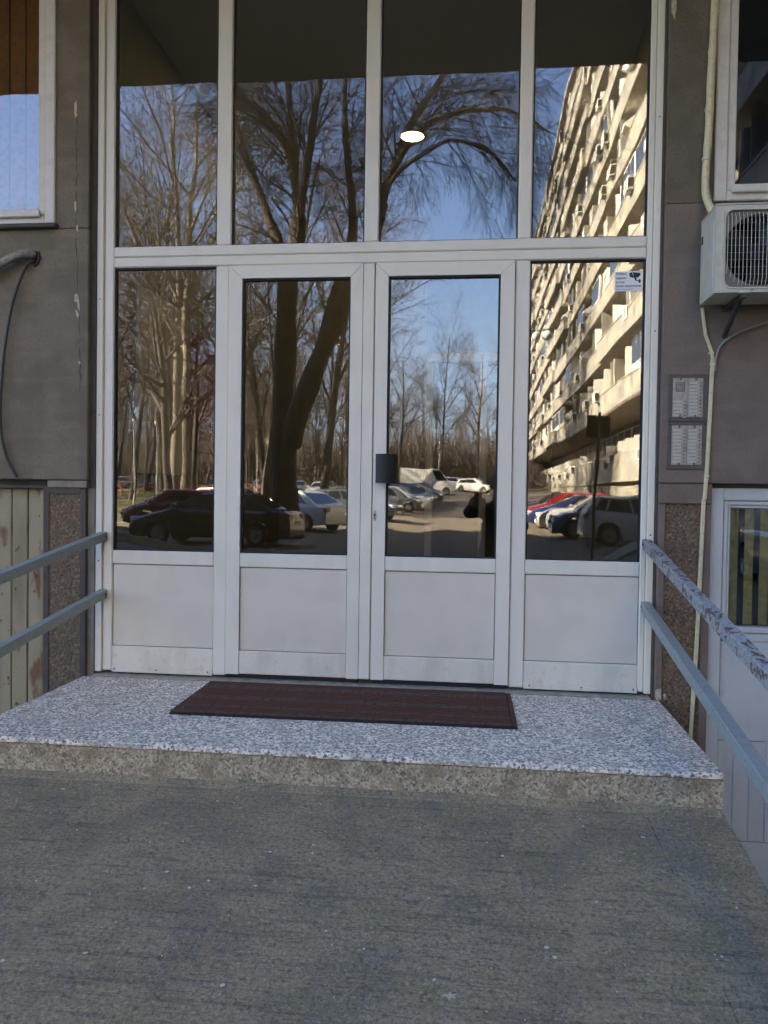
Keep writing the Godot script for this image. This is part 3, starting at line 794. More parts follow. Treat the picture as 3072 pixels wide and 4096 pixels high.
		pane(d, g0 + 0.002, g1 - 0.002, 0.6605, 2.1275, -0.024, 0.0 if s < 0 else 0.05, -0.03 if s < 0 else 0.06)
		bx("brush_strip", Vector3(x0 + 0.004, -0.018, -0.045), Vector3(x1 - 0.004, 0.003, -0.012), M.rubber, d, 0.0)
		if s < 0:
			bx("meeting_strip", Vector3(-0.0310, 0.004, -0.05), Vector3(0.0285, 2.1965, 0.011), A, d, 0.004)
		else:
			# black pull: a bowed cover on a short mount
			var pr := PackedVector2Array()
			for k in 13:
				var u := k / 12.0
				pr.append(Vector2(0.052 + u * 0.096, 0.052 + 0.016 * sin(PI * u)))
			pr.append(Vector2(0.156, 0.047))
			pr.append(Vector2(0.156, 0.026))
			pr.append(Vector2(0.052, 0.026))
			pr.reverse()
			var tt := Transform3D(Basis(Vector3(1, 0, 0), Vector3(0, 0, 1), Vector3(0, -1, 0)), Vector3(0, 1.12, 0))
			var hb := MB.new().prism(pr, -0.078, 0.074, tt)
			var hd := part("handle", hb, M.black_plastic, d)
			bx("handle_mount", Vector3(0.056, 1.06, zf), Vector3(0.098, 1.18, 0.0262), M.black_plastic, hd, 0.002)
			var lk := MB.new()
			var ov := PackedVector2Array()
			for k in 20: ov.append(Vector2(0.0465 + 0.0085 * cos(TAU * k / 20), 0.875 + 0.030 * sin(TAU * k / 20)))
			lk.prism(ov, zf, zf + 0.004)
			var lo := part("lock", lk, M.steel, d)
			var key := MB.new()
			var kh := PackedVector2Array()
			for k in 12: kh.append(Vector2(0.0465 + 0.0045 * cos(TAU * k / 12), 0.878 + 0.0075 * sin(TAU * k / 12)))
			key.prism(kh, zf + 0.004, zf + 0.0052)
			key.box(Vector3(0.0445, 0.855, zf + 0.004), Vector3(0.0485, 0.872, zf + 0.0052))
			part("keyhole", key, M.gap, lo)
	bx("door_stop", Vector3(-0.762, 0.0, -0.075), Vector3(-0.752, 2.199, -0.0505), M.gap, e, 0.0)
	bx("door_stop", Vector3(0.750, 0.0, -0.075), Vector3(0.762, 2.199, -0.0505), M.gap, e, 0.0)
	bx("door_stop", Vector3(-0.04, 0.0, -0.075), Vector3(0.04, 2.199, -0.0505), M.gap, e, 0.0)

# ---------------------------------------------------------------- things on and in front of the facade
func path_tube(pts: Array, r: float, sides := 8, wob := 0.0, sd := 1, sub := 6) -> MB:
	var cv := Curve3D.new()
	for k in pts.size():
		var a: Vector3 = pts[maxi(k - 1, 0)]
		var b: Vector3 = pts[mini(k + 1, pts.size() - 1)]
		cv.add_point(pts[k], -(b - a) / 6.0, (b - a) / 6.0)
	var rr := RandomNumberGenerator.new()
	rr.seed = sd
	var v := PackedVector3Array()
	var rad := PackedFloat32Array()
	var n := (pts.size() - 1) * sub
	for k in n + 1:
		v.append(cv.samplef(k / float(sub)))
		rad.append(r * (1.0 + rr.randf_range(-wob, wob)))
	return MB.new().tube(v, rad, sides)

func text_on(parent: Node, s: String, x: float, y: float, z: float, size: float, m: Material, wide := 0.0, tall := 1.0) -> void:
	var f := SystemFont.new()
	f.font_names = PackedStringArray(["Droid Sans"])
	f.font_weight = 700
	var t := TextMesh.new()
	t.text = s
	t.font = f
	t.font_size = 32
	t.pixel_size = size / 32.0
	t.depth = 0.0006
	t.curve_step = 2.0
	t.horizontal_alignment = HORIZONTAL_ALIGNMENT_LEFT
	t.vertical_alignment = VERTICAL_ALIGNMENT_CENTER
	var o := put("lettering", t, m, parent)
	o.position = Vector3(x, y, z)
	var w := t.get_aabb().size.x
	if wide > 0.0: o.scale = Vector3(wide / w, tall, 1)

func small_things() -> void:
	# handrails
	for s in [-1.0, 1.0]:
		var h := thing("handrail", "blue grey painted steel handrail on the left of the landing" if s < 0 else "blue grey steel handrail on the right with rust showing along its top", "handrail", Vector3.ZERO, 0.0, "")
		var xi := -1.4285 if s < 0 else 1.416
		var xo := -1.474 if s < 0 else 1.462
		var slope := -0.135 if s < 0 else -0.164
		var tops := [0.760, 0.444] if s < 0 else [0.779, 0.463]
		for k in 2:
			var y0: float = tops[k]
			var hgt := 0.047 if s < 0 else 0.050
			var mb := MB.new()
			var sh := Transform3D(Basis(Vector3(1, 0, 0), Vector3(0, 1, 0), Vector3(0, slope, 1)), Vector3(0, y0, 0.0135))
			mb.box(Vector3(minf(xi, xo), -hgt, 0.0), Vector3(maxf(xi, xo), 0.0, 3.75), 0.003, sh)
			var bar := part("bar", mb, M.rail_worn if (s > 0 and k == 0) else M.rail, h)
			var bolt := MB.new().lathe(PackedVector2Array([Vector2(0.0, 0.004), Vector2(0.005, 0.004), Vector2(0.007, 0.0)]), 10, Transform3D(Basis(Vector3.BACK, -s * -PI / 2), Vector3(xi, y0 - 0.026, 0.034)))
			part("bolt", bolt, M.dark_steel, bar)
		for pz in [2.35, 3.7]:
			bx("post", Vector3(minf(xi, xo) + 0.003, -0.56, pz), Vector3(maxf(xi, xo) - 0.003, tops[0] + slope * pz - 0.03, pz + 0.04), M.rail, h, 0.003)
	# door mat
	var m := thing("door_mat", "dark brown ribbed rubber door mat lying on the terrazzo landing", "door mat", Vector3(-0.02, -0.03, 0.40))
	m.rotation.y = 0.012
	bx("base", Vector3(-0.785, 0.0, -0.302), Vector3(0.79, 0.008, 0.292), M.mat_dark, m, 0.002)
	bx("edge", Vector3(0.768, 0.0082, -0.300), Vector3(0.789, 0.013, 0.290), M.mat_brown, m, 0.002)
	for k in 17:
		var rb := MB.new()
		rb.box(Vector3(-0.784, 0.006, -0.298 + k * 0.0348), Vector3(0.766, 0.018, -0.298 + k * 0.0348 + 0.0195), 0.004)
		part("rib", rb, M.mat_worn if k % 5 == 3 or k % 7 == 2 else M.mat_brown, m)
	# bells
	var spots := [[1.518, 1.371, 1.711, 1.6045, "upper grey doorbell panel with speaker slot and two name plates"], [1.5175, 1.133, 1.709, 1.3695, "lower grey doorbell panel with two columns of buttons"]]
	for q in 2:
		var p: Array = spots[q]
		var d := thing("doorbell_panel", p[4], "doorbell panel", Vector3(p[0], p[1], 0.05), 0.0, "doorbell panels beside the entrance")
		var w: float = p[2] - p[0]
		var hh: float = p[3] - p[1]
		bx("frame", Vector3(0, 0, 0), Vector3(w, hh, 0.008), M.bell_frame, d, 0.003)
		for c in 2:
			var px0 := 0.022 + c * 0.073
			var y0 := 0.022
			var pl := bx("plate", Vector3(px0, y0, 0.004), Vector3(px0 + 0.0722, hh - 0.018, 0.0115), M.bell_plate, d, 0.0015)
			var rows := 10
			var ystart := hh - 0.036
			if q == 0 and c == 0:
				rows = 5
				ystart = 0.105
				bx("speaker", Vector3(px0 + 0.012, hh - 0.085, 0.0115), Vector3(px0 + 0.056, hh - 0.040, 0.0135), M.bell_frame, pl, 0.001)
				for k in 6: bx("speaker_slat", Vector3(px0 + 0.016, hh - 0.081 + k * 0.0066, 0.0135), Vector3(px0 + 0.052, hh - 0.0775 + k * 0.0066, 0.0148), M.bell_plate, pl, 0.0004)
			bx("button_strip", Vector3(px0 + 0.050, ystart - rows * 0.0176, 0.0115), Vector3(px0 + 0.0655, ystart + 0.006, 0.0150), M.bell_plate, pl, 0.001)
			for k in rows:
				var yy := ystart - 0.006 - k * 0.0174
				bx("label_strip", Vector3(px0 + 0.006, yy - 0.005, 0.0115), Vector3(px0 + 0.046, yy + 0.005, 0.0127), M.label_strip, pl, 0.0005)
				part("button", MB.new().lathe(PackedVector2Array([Vector2(0.0, 0.0022), Vector2(0.0026, 0.002), Vector2(0.0032, 0.0)]), 8, Transform3D(Basis(Vector3.RIGHT, PI / 2), Vector3(px0 + 0.058, yy, 0.0150))), M.button, pl)
			for yy in [y0 + 0.006, hh - 0.024]:
				bx("clip", Vector3(px0 + 0.032, yy - 0.006, 0.0115), Vector3(px0 + 0.040, yy + 0.006, 0.0135), M.bell_frame, pl, 0.0008)
		for cx in [0.012, w - 0.012]:
			part("screw", MB.new().lathe(PackedVector2Array([Vector2(0.0, 0.002), Vector2(0.003, 0.0016), Vector2(0.004, 0.0)]), 8, Transform3D(Basis(Vector3.RIGHT, PI / 2), Vector3(cx, 0.012 if q == 0 else hh - 0.012, 0.008))), M.gap, d)
	# the warning sticker on the right sidelight
	var st := thing("warning_sticker", "white video surveillance sticker with a camera symbol on the right sidelight", "sticker", Vector3(1.2595, 2.040, -0.0245))
	st.rotation.z = 0.012
	bx("sheet", Vector3(0, 0, 0), Vector3(0.1365, 0.101, 0.0006), M.sticker, st, 0.0)
	text_on(st, "PAŽNJA!", 0.007, 0.088, 0.0010, 0.0125, M.ink, 0.050)
	text_on(st, "OBJEKAT", 0.007, 0.066, 0.0010, 0.0125, M.ink, 0.052)
	text_on(st, "JE POD", 0.007, 0.045, 0.0010, 0.0125, M.ink, 0.043)
	text_on(st, "VIDEO NADZOROM", 0.006, 0.0255, 0.0010, 0.0125, M.ink, 0.124)
	text_on(st, "WWW.SIGMA.CO.RS", 0.006, 0.0095, 0.0010, 0.0065, M.ink_pale, 0.083)
	var cm := MB.new()
	var zz0 := 0.0007; var zz1 := 0.0014
	cm.prism(PackedVector2Array([Vector2(0.073, 0.084), Vector2(0.076, 0.072), Vector2(0.090, 0.068), Vector2(0.100, 0.067), Vector2(0.118, 0.069), Vector2(0.123, 0.077), Vector2(0.128, 0.078), Vector2(0.127, 0.090), Vector2(0.088, 0.096), Vector2(0.074, 0.092)]), zz0, zz1)
	cm.prism(PackedVector2Array([Vector2(0.097, 0.066), Vector2(0.105, 0.049), Vector2(0.110, 0.055), Vector2(0.108, 0.067)]), zz0, zz1)
	cm.prism(PackedVector2Array([Vector2(0.109, 0.051), Vector2(0.120, 0.050), Vector2(0.120, 0.054), Vector2(0.110, 0.055)]), zz0, zz1)
	cm.prism(PackedVector2Array([Vector2(0.119, 0.043), Vector2(0.126, 0.040), Vector2(0.130, 0.047), Vector2(0.129, 0.057), Vector2(0.121, 0.060)]), zz0, zz1)
	part("camera_symbol", cm, M.ink, st)
	part("camera_symbol_highlight", MB.new().prism(PackedVector2Array([Vector2(0.0865, 0.0935), Vector2(0.0925, 0.078), Vector2(0.0945, 0.079), Vector2(0.0885, 0.0945)]), zz1, zz1 + 0.0004), M.sticker, st)
	# air conditioner on its brackets
	aircon()
	# pipes and cables
	var pp := []
	for q in [[1.692, 3.95], [1.692, 3.40], [1.683, 3.10], [1.678, 2.83], [1.667, 2.56], [1.668, 2.46], [1.684, 2.38], [1.70, 2.33]]:
		pp.append(Vector3(q[0], q[1], 0.078 if q[1] > 2.5 else (0.10 if q[1] > 2.4 else 0.14)))
	var rp := thing("refrigerant_pipe", "thick cream wrapped pipe running down the wall into the air conditioner", "pipe")
	part("pipe", path_tube(pp, 0.0185, 10, 0.07, 5, 8), M.cream, rp)
	for yy in [3.18, 2.90, 2.66]:
		part("tape_band", path_tube([Vector3(1.6845 - (3.18 - yy) * 0.03, yy, 0.078), Vector3(1.684 - (3.18 - yy) * 0.03, yy - 0.012, 0.078)], 0.0202, 10, 0.03, 6, 2), M.cream, rp)
	var du := thing("cable_duct", "narrow cream cable duct running down beside the doorbell panels", "cable duct")
	var dl := [[1.672, 1.93], [1.690, 1.80], [1.722, 1.715], [1.7265, 1.68], [1.718, 1.35], [1.7105, 1.105], [1.704, 0.985], [1.686, 0.25], [1.6675, -0.19], [1.655, -0.5]]
	for k in dl.size() - 1:
		var a := Vector2(dl[k][0], dl[k][1]); var b2 := Vector2(dl[k + 1][0], dl[k + 1][1])
		var wd := 0.0093 if k > 2 else 0.0075
		var zf := 0.05 if dl[k][1] > 1.1 else 0.036
		var dir := (b2 - a).normalized()
		var t := Transform3D(Basis(Vector3(dir.y, -dir.x, 0), Vector3(dir.x, dir.y, 0) , Vector3(0, 0, -1)), Vector3(a.x, a.y, zf + 0.008))
		var mb := MB.new()
		mb.box(Vector3(-wd, -0.004, -0.008), Vector3(wd, a.distance_to(b2) + 0.002, 0.008), 0.003, t)
		part("duct", mb, M.cream, du)
	for q in [[1.7255, 1.655], [1.712, 1.10], [1.7195, 1.71]]:
		bx("clip", Vector3(q[0] - 0.012, q[1] - 0.006, 0.05), Vector3(q[0] + 0.012, q[1] + 0.006, 0.069), M.cream, du, 0.002)
	var fx := path_tube([Vector3(2.15, 1.885, 0.07), Vector3(2.0, 1.862, 0.068), Vector3(1.85, 1.81, 0.064), Vector3(1.775, 1.76, 0.062), Vector3(1.745, 1.70, 0.060), Vector3(1.738, 1.62, 0.058)], 0.0065, 8, 0.10, 9, 26)
	tag(part("flexible_conduit", fx, M.conduit), "thin grey corrugated conduit arching from under the air conditioner to the duct", "conduit")
	var tp := thing("taped_pipe", "pipe wrapped in torn pale tape entering a hole in the left wall", "pipe")
	part("pipe", path_tube([Vector3(-1.84, 2.262, 0.03), Vector3(-1.875, 2.262, 0.085), Vector3(-1.94, 2.235, 0.10), Vector3(-2.05, 2.18, 0.10), Vector3(-2.25, 2.08, 0.10), Vector3(-2.5, 2.0, 0.09)], 0.0215, 10, 0.12, 3, 10), M.tape, tp)
	for k in 9:
		var u := k / 8.0
		var c := Vector3(-1.89, 2.258, 0.09).lerp(Vector3(-2.06, 2.176, 0.10), u) + Vector3(0, 0.006 * sin(PI * u), 0)
		part("tape_band", path_tube([c, c + Vector3(-0.010, -0.0045, 0.0)], 0.0238, 10, 0.12, 20 + k, 2), M.tape, tp)
	part("wall_hole", MB.new().lathe(PackedVector2Array([Vector2(0.0, 0.0012), Vector2(0.022, 0.001), Vector2(0.027, 0.0)]), 12, Transform3D(Basis(Vector3.RIGHT, PI / 2) * Basis.from_scale(Vector3(0.9, 1, 1.3)), Vector3(-1.832, 2.25, 0.0505))), M.gap, tp)
	part("hole_collar", path_tube([Vector3(-1.815, 2.28, 0.052), Vector3(-1.808, 2.25, 0.056), Vector3(-1.822, 2.214, 0.055), Vector3(-1.84, 2.205, 0.053)], 0.007, 8, 0.3, 8, 5), M.dark_brown, tp)
	tag(part("hanging_cable", path_tube([Vector3(-1.838, 2.232, 0.055), Vector3(-1.868, 2.20, 0.075), Vector3(-1.918, 2.09, 0.078), Vector3(-1.961, 1.95, 0.076), Vector3(-1.996, 1.75, 0.074), Vector3(-2.020, 1.48, 0.072), Vector3(-2.016, 1.275, 0.068), Vector3(-1.979, 1.14, 0.066), Vector3(-1.928, 1.055, 0.066)], 0.0078, 8, 0.02, 4, 8), M.cable), "dark loose cable hanging in an arc down the left wall", "cable")
	var pg := thing("wall_plug", "small pale plastic plug in the roughcast right of the doors", "wall plug", Vector3(1.5395, 0.675, 0.036))
	part("rim", MB.new().lathe(PackedVector2Array([Vector2(0.0035, 0.006), Vector2(0.0075, 0.006), Vector2(0.0085, 0.0)]), 12, Transform3D(Basis(Vector3.RIGHT, PI / 2), Vector3.ZERO)), M.white_board, pg)
	part("hole", MB.new().lathe(PackedVector2Array([Vector2(0.0, 0.004), Vector2(0.0036, 0.004), Vector2(0.0036, 0.0)]), 10, Transform3D(Basis(Vector3.RIGHT, PI / 2), Vector3.ZERO)), M.gap, pg)
	# lamp in the lobby ceiling
	var lp := thing("ceiling_lamp", "round lit ceiling lamp inside the lobby seen through the glass", "ceiling lamp", Vector3(-0.004, 4.0, -2.54))
	part("rim", MB.new().lathe(PackedVector2Array([Vector2(0.106, 0.0), Vector2(0.106, -0.022), Vector2(0.094, -0.024)]), 28), M.inner_white, lp)
	part("diffuser", MB.new().lathe(PackedVector2Array([Vector2(0.095, -0.010), Vector2(0.093, -0.022), Vector2(0.066, -0.026), Vector2(0.0, -0.028)]), 28), M.lamp, lp)
	var ol := OmniLight3D.new()
	ol.name = "lamp_light"
	ol.light_color = Color(1.0, 0.82, 0.55)
	ol.light_energy = 0.05
	ol.light_size = 0.008
	ol.omni_range = 12.0
	ol.omni_attenuation = 2.0
	ol.shadow_enabled = true
	ol.position = Vector3(-0.004, 3.982, -2.54)
	add_child(ol)
	# litter on the ramp and landing
	var lr := RandomNumberGenerator.new()
	lr.seed = 12
	var lt := MB.new()
	for k in 120:
		var z := lr.randf_range(1.14, 2.6)
		var p := Vector3(lr.randf_range(-1.4, 1.4), -0.182 - 0.135 * (z - 1.126) + 0.003, z)
		var sz := 0.0022 + 0.0065 * pow(lr.randf(), 5.0)
		var a := lr.randf() * TAU
		var poly := PackedVector2Array()
		for j in 5: poly.append(Vector2.from_angle(TAU * j / 5.0) * sz * lr.randf_range(0.5, 1.2))
		lt.prism(poly, -0.001, 0.0012, Transform3D(Basis(Vector3.UP, a) * Basis(Vector3.RIGHT, -PI / 2 + 0.13), p))
	for k in 14:
		var p := Vector3(lr.randf_range(-0.9, 0.7), -0.0155 if k < 5 else -0.029, lr.randf_range(0.12, 0.66))
		lt.prism(PackedVector2Array([Vector2(-0.003, -0.002), Vector2(0.004, -0.001), Vector2(0.002, 0.002)]), 0, 0.001, Transform3D(Basis(Vector3.UP, lr.randf() * TAU) * Basis(Vector3.RIGHT, -PI / 2), p))
	stuff(part("litter", lt, flat_mat(Color(0.56, 0.52, 0.44), 0.8)))
	# a dry leaf and a few larger flecks that can be told apart
	var leaf := MB.new()
	leaf.prism(PackedVector2Array([Vector2(-0.022, 0.004), Vector2(-0.010, 0.002), Vector2(-0.006, -0.010), Vector2(0.002, -0.003), Vector2(0.014, -0.009), Vector2(0.010, 0.001), Vector2(0.022, 0.006), Vector2(0.006, 0.006), Vector2(0.002, 0.014), Vector2(-0.004, 0.006), Vector2(-0.016, 0.010)]), 0, 0.0025, Transform3D(Basis(Vector3.UP, 0.3) * Basis(Vector3.RIGHT, -PI / 2 + 0.25), Vector3(0.53, -0.318, 2.13)))
	tag(part("dry_leaf", leaf, flat_mat(Color(0.42, 0.37, 0.26), 0.8)), "small curled dry leaf lying on the concrete ramp", "leaf")

func aircon() -> void:
	var a := thing("air_conditioner", "cream outdoor air conditioner unit mounted under the right window", "air conditioner", Vector3(1.648, 1.937, 0.05))
	var W := 0.80; var H := 0.408; var z0 := 0.045; var zf := 0.295
	# side walls, top, bottom, rear
	bx("side_panel", Vector3(0, 0, z0), Vector3(0.012, H - 0.012, zf - 0.012), M.ac_body, a, 0.003)
	bx("side_panel", Vector3(W - 0.012, 0, z0), Vector3(W, H - 0.012, zf - 0.012), M.ac_body, a, 0.003)
	bx("lid", Vector3(-0.003, H - 0.012, z0), Vector3(W + 0.003, H, zf + 0.001), M.ac_body, a, 0.005)
	bx("base_pan", Vector3(0.0125, 0.001, z0), Vector3(W - 0.0125, 0.014, zf - 0.012), M.ac_body, a, 0.002)
	bx("rear_panel", Vector3(0.0125, 0.0145, z0), Vector3(W - 0.0125, H - 0.0125, z0 + 0.01), M.ac_hole, a, 0.0)
	# front with its round fan opening
	var cx := 0.205; var cy := 0.197; var R := 0.163
	var fm := MB.new()
	var xl := 0.0; var xr := W; var yb := 0.0; var yt := H - 0.0125
	var N := 48
	var edge := func(ang: float) -> Vector2:
		var d := Vector2.from_angle(ang)
		var k := 1e9
		if d.x > 1e-6: k = minf(k, (0.405 - cx) / d.x)
		if d.x < -1e-6: k = minf(k, (0.042 - cx) / d.x)
		if d.y > 1e-6: k = minf(k, (0.378 - cy) / d.y)
		if d.y < -1e-6: k = minf(k, (0.022 - cy) / d.y)
		return Vector2(cx, cy) + d * k
	# recessed field round the fan, ribbed
	var angs := []
	for k in N: angs.append(TAU * k / N)
	for cpt in [Vector2(0.405, 0.378), Vector2(0.042, 0.378), Vector2(0.042, 0.022), Vector2(0.405, 0.022)]:
		angs.append(fposmod((cpt - Vector2(cx, cy)).angle(), TAU))
	angs.sort()
	for k in angs.size():
		var a0: float = angs[k]; var a1: float = angs[(k + 1) % angs.size()]
		var p0 := Vector2(cx, cy) + Vector2.from_angle(a0) * R
		var p1 := Vector2(cx, cy) + Vector2.from_angle(a1) * R
		var q0: Vector2 = edge.call(a0); var q1: Vector2 = edge.call(a1)
		var zr := zf - 0.016
		fm.quad(Vector3(p0.x, p0.y, zr), Vector3(q0.x, q0.y, zr), Vector3(q1.x, q1.y, zr), Vector3(p1.x, p1.y, zr))
		fm.quad(Vector3(p0.x, p0.y, zr - 0.05), Vector3(p0.x, p0.y, zr), Vector3(p1.x, p1.y, zr), Vector3(p1.x, p1.y, zr - 0.05))
	part("fan_shroud", fm, M.ac_fin, a)
	# the frame of the front, round-cornered opening
	var outer := PackedVector2Array([Vector2(xl, yb), Vector2(xr, yb), Vector2(xr, yt), Vector2(xl, yt)])
	var inner := PackedVector2Array()
	for q in [[0.365, 0.060, -PI / 2], [0.365, 0.340, 0.0], [0.080, 0.340, PI / 2], [0.080, 0.060, PI]]:
		for j in 7: inner.append(Vector2(q[0], q[1]) + Vector2.from_angle(q[2] + PI / 2 * j / 6.0) * 0.036)
	var fp := MB.new()
	var strips := [PackedVector2Array([Vector2(xl, yb), Vector2(xl, yt)]), PackedVector2Array()]
	# ring between the outer rectangle and the opening: cut by rays from the middle of the opening
	var oc := Vector2(0.2225, 0.2)
	var n2 := inner.size()
	var out := PackedVector2Array()
	for k in n2:
		var d := (inner[k] - oc)
		var tk := 1e9
		if d.x > 1e-6: tk = minf(tk, (0.46 - oc.x) / d.x)
		if d.x < -1e-6: tk = minf(tk, (xl + 0.006 - oc.x) / d.x)
		if d.y > 1e-6: tk = minf(tk, (yt - oc.y) / d.y)
		if d.y < -1e-6: tk = minf(tk, (yb + 0.006 - oc.y) / d.y)
		out.append(oc + d * tk)
	var corners := [Vector2(0.46, yb + 0.006), Vector2(0.46, yt), Vector2(xl + 0.006, yt), Vector2(xl + 0.006, yb + 0.006)]
	for k in n2:
		var k2 := (k + 1) % n2
		var A3 := Vector3(inner[k].x, inner[k].y, zf); var B3 := Vector3(inner[k2].x, inner[k2].y, zf)
		var C3 := Vector3(out[k2].x, out[k2].y, zf); var D3 := Vector3(out[k].x, out[k].y, zf)
		fp.quad(A3, D3, C3, B3)
		fp.quad(A3, B3, B3 - Vector3(0, 0, 0.02), A3 - Vector3(0, 0, 0.02))
		for c in corners:
			var cc: Vector2 = c
			if absf(out[k].x - out[k2].x) > 1e-5 and absf(out[k].y - out[k2].y) > 1e-5:
				var near := absf((cc - out[k]).cross(cc - out[k2]))
				var onk := (absf(cc.x - out[k].x) < 1e-4 or absf(cc.y - out[k].y) < 1e-4) and (absf(cc.x - out[k2].x) < 1e-4 or absf(cc.y - out[k2].y) < 1e-4)
				if onk and near > 1e-9: fp.tri(D3, Vector3(cc.x, cc.y, zf), C3)
	fp.box(Vector3(0.4602, 0.006, zf - 0.01), Vector3(W, yt, zf), 0.004)
	fp.box(Vector3(xl, yb, zf - 0.012), Vector3(0.46, yb + 0.006, zf - 0.001))
	fp.box(Vector3(xl, yb + 0.006, zf - 0.012), Vector3(xl + 0.006, yt, zf - 0.001))
	part("front_panel", fp, M.ac_body, a)
	# moulded rib beside the grille, clips
	part("rib", MB.new().box(Vector3(0.030, 0.07, zf), Vector3(0.035, 0.372, zf + 0.004), 0.002), M.ac_body, a)
	part("rib", path_tube([Vector3(0.035, 0.10, zf + 0.002), Vector3(0.037, 0.06, zf + 0.002), Vector3(0.055, 0.030, zf + 0.002), Vector3(0.09, 0.018, zf + 0.002), Vector3(0.36, 0.017, zf + 0.002)], 0.003, 6, 0.0, 1, 8), M.ac_body, a)
	bx("seam_strip", Vector3(-0.0015, 0.03, zf - 0.034), Vector3(0.0005, 0.34, zf - 0.030), M.white_board, a, 0.0)
	# wire guard
	for k in 21:
		var x := 0.052 + k * 0.0172
		var top := 0.366; var bot := 0.034
		if k < 3: bot = 0.034 + 0.022 * (3 - k) * 0.8
		var wv := MB.new().tube(PackedVector3Array([Vector3(x, bot, zf - 0.008), Vector3(x, bot + 0.03, zf + 0.006), Vector3(x, top - 0.03, zf + 0.006), Vector3(x, top, zf - 0.008)]), PackedFloat32Array([0.0016, 0.0016, 0.0016, 0.0016]), 5)
		part("guard_wire", wv, M.ac_body, a)
	for k in 10:
		var y := 0.05 + k * 0.033
		part("guard_wire", MB.new().tube(PackedVector3Array([Vector3(0.05, y, zf - 0.002), Vector3(0.40, y, zf - 0.002)]), PackedFloat32Array([0.0011, 0.0011]), 4), M.ac_fin, a)
	# fan
	var fan := part("fan", MB.new().lathe(PackedVector2Array([Vector2(0.0, 0.03), Vector2(0.035, 0.028), Vector2(0.045, 0.01), Vector2(0.045, -0.03)]), 20, Transform3D(Basis(Vector3.RIGHT, PI / 2), Vector3(cx, cy, zf - 0.07))), M.ac_hole, a)
	for k in 3:
		var rows := []
		for j in 6:
			var row := PackedVector3Array()
			for q in 5:
				var rr := 0.042 + 0.112 * q / 4.0
				var ang := TAU * k / 3.0 + 1.3 * (j / 5.0) + 0.25 * q / 4.0
				row.append(Vector3(cx + cos(ang) * rr, cy + sin(ang) * rr, zf - 0.055 - 0.05 * j / 5.0))
			rows.append(row)
		var bl := MB.new()
		bl.ring_sheet(rows, false)
		part("blade", bl, M.button, fan)
	# brackets
	for x in [0.12, 0.66]:
		bx("bracket", Vector3(x, -0.022, -0.0), Vector3(x + 0.026, -0.0005, zf - 0.01), M.dark_steel, a, 0.002)
		var st := MB.new()
		var t := Transform3D(Basis(Vector3.RIGHT, 0.56), Vector3(x + 0.004, -0.155, 0.002))
		st.box(Vector3(0, 0, 0), Vector3(0.02, 0.02, 0.275), 0.002, Transform3D(Basis(Vector3.RIGHT, -0.5), Vector3(x + 0.003, -0.155, 0.004)))
		part("strut", st, M.dark_steel, a)
		part("foot", MB.new().box(Vector3(x - 0.01, -0.004, zf - 0.03), Vector3(x + 0.036, 0.006, zf + 0.006), 0.002), M.ac_body, a)
	bx("handle_recess", Vector3(-0.001, 0.285, 0.06), Vector3(0.004, 0.325, 0.085), M.ac_hole, a, 0.0)
	part("screw", MB.new().lathe(PackedVector2Array([Vector2(0.0, 0.003), Vector2(0.004, 0.002), Vector2(0.005, 0.0)]), 8, Transform3D(Basis(Vector3.RIGHT, PI / 2), Vector3(0.165, 0.012, zf))), M.screw, a)

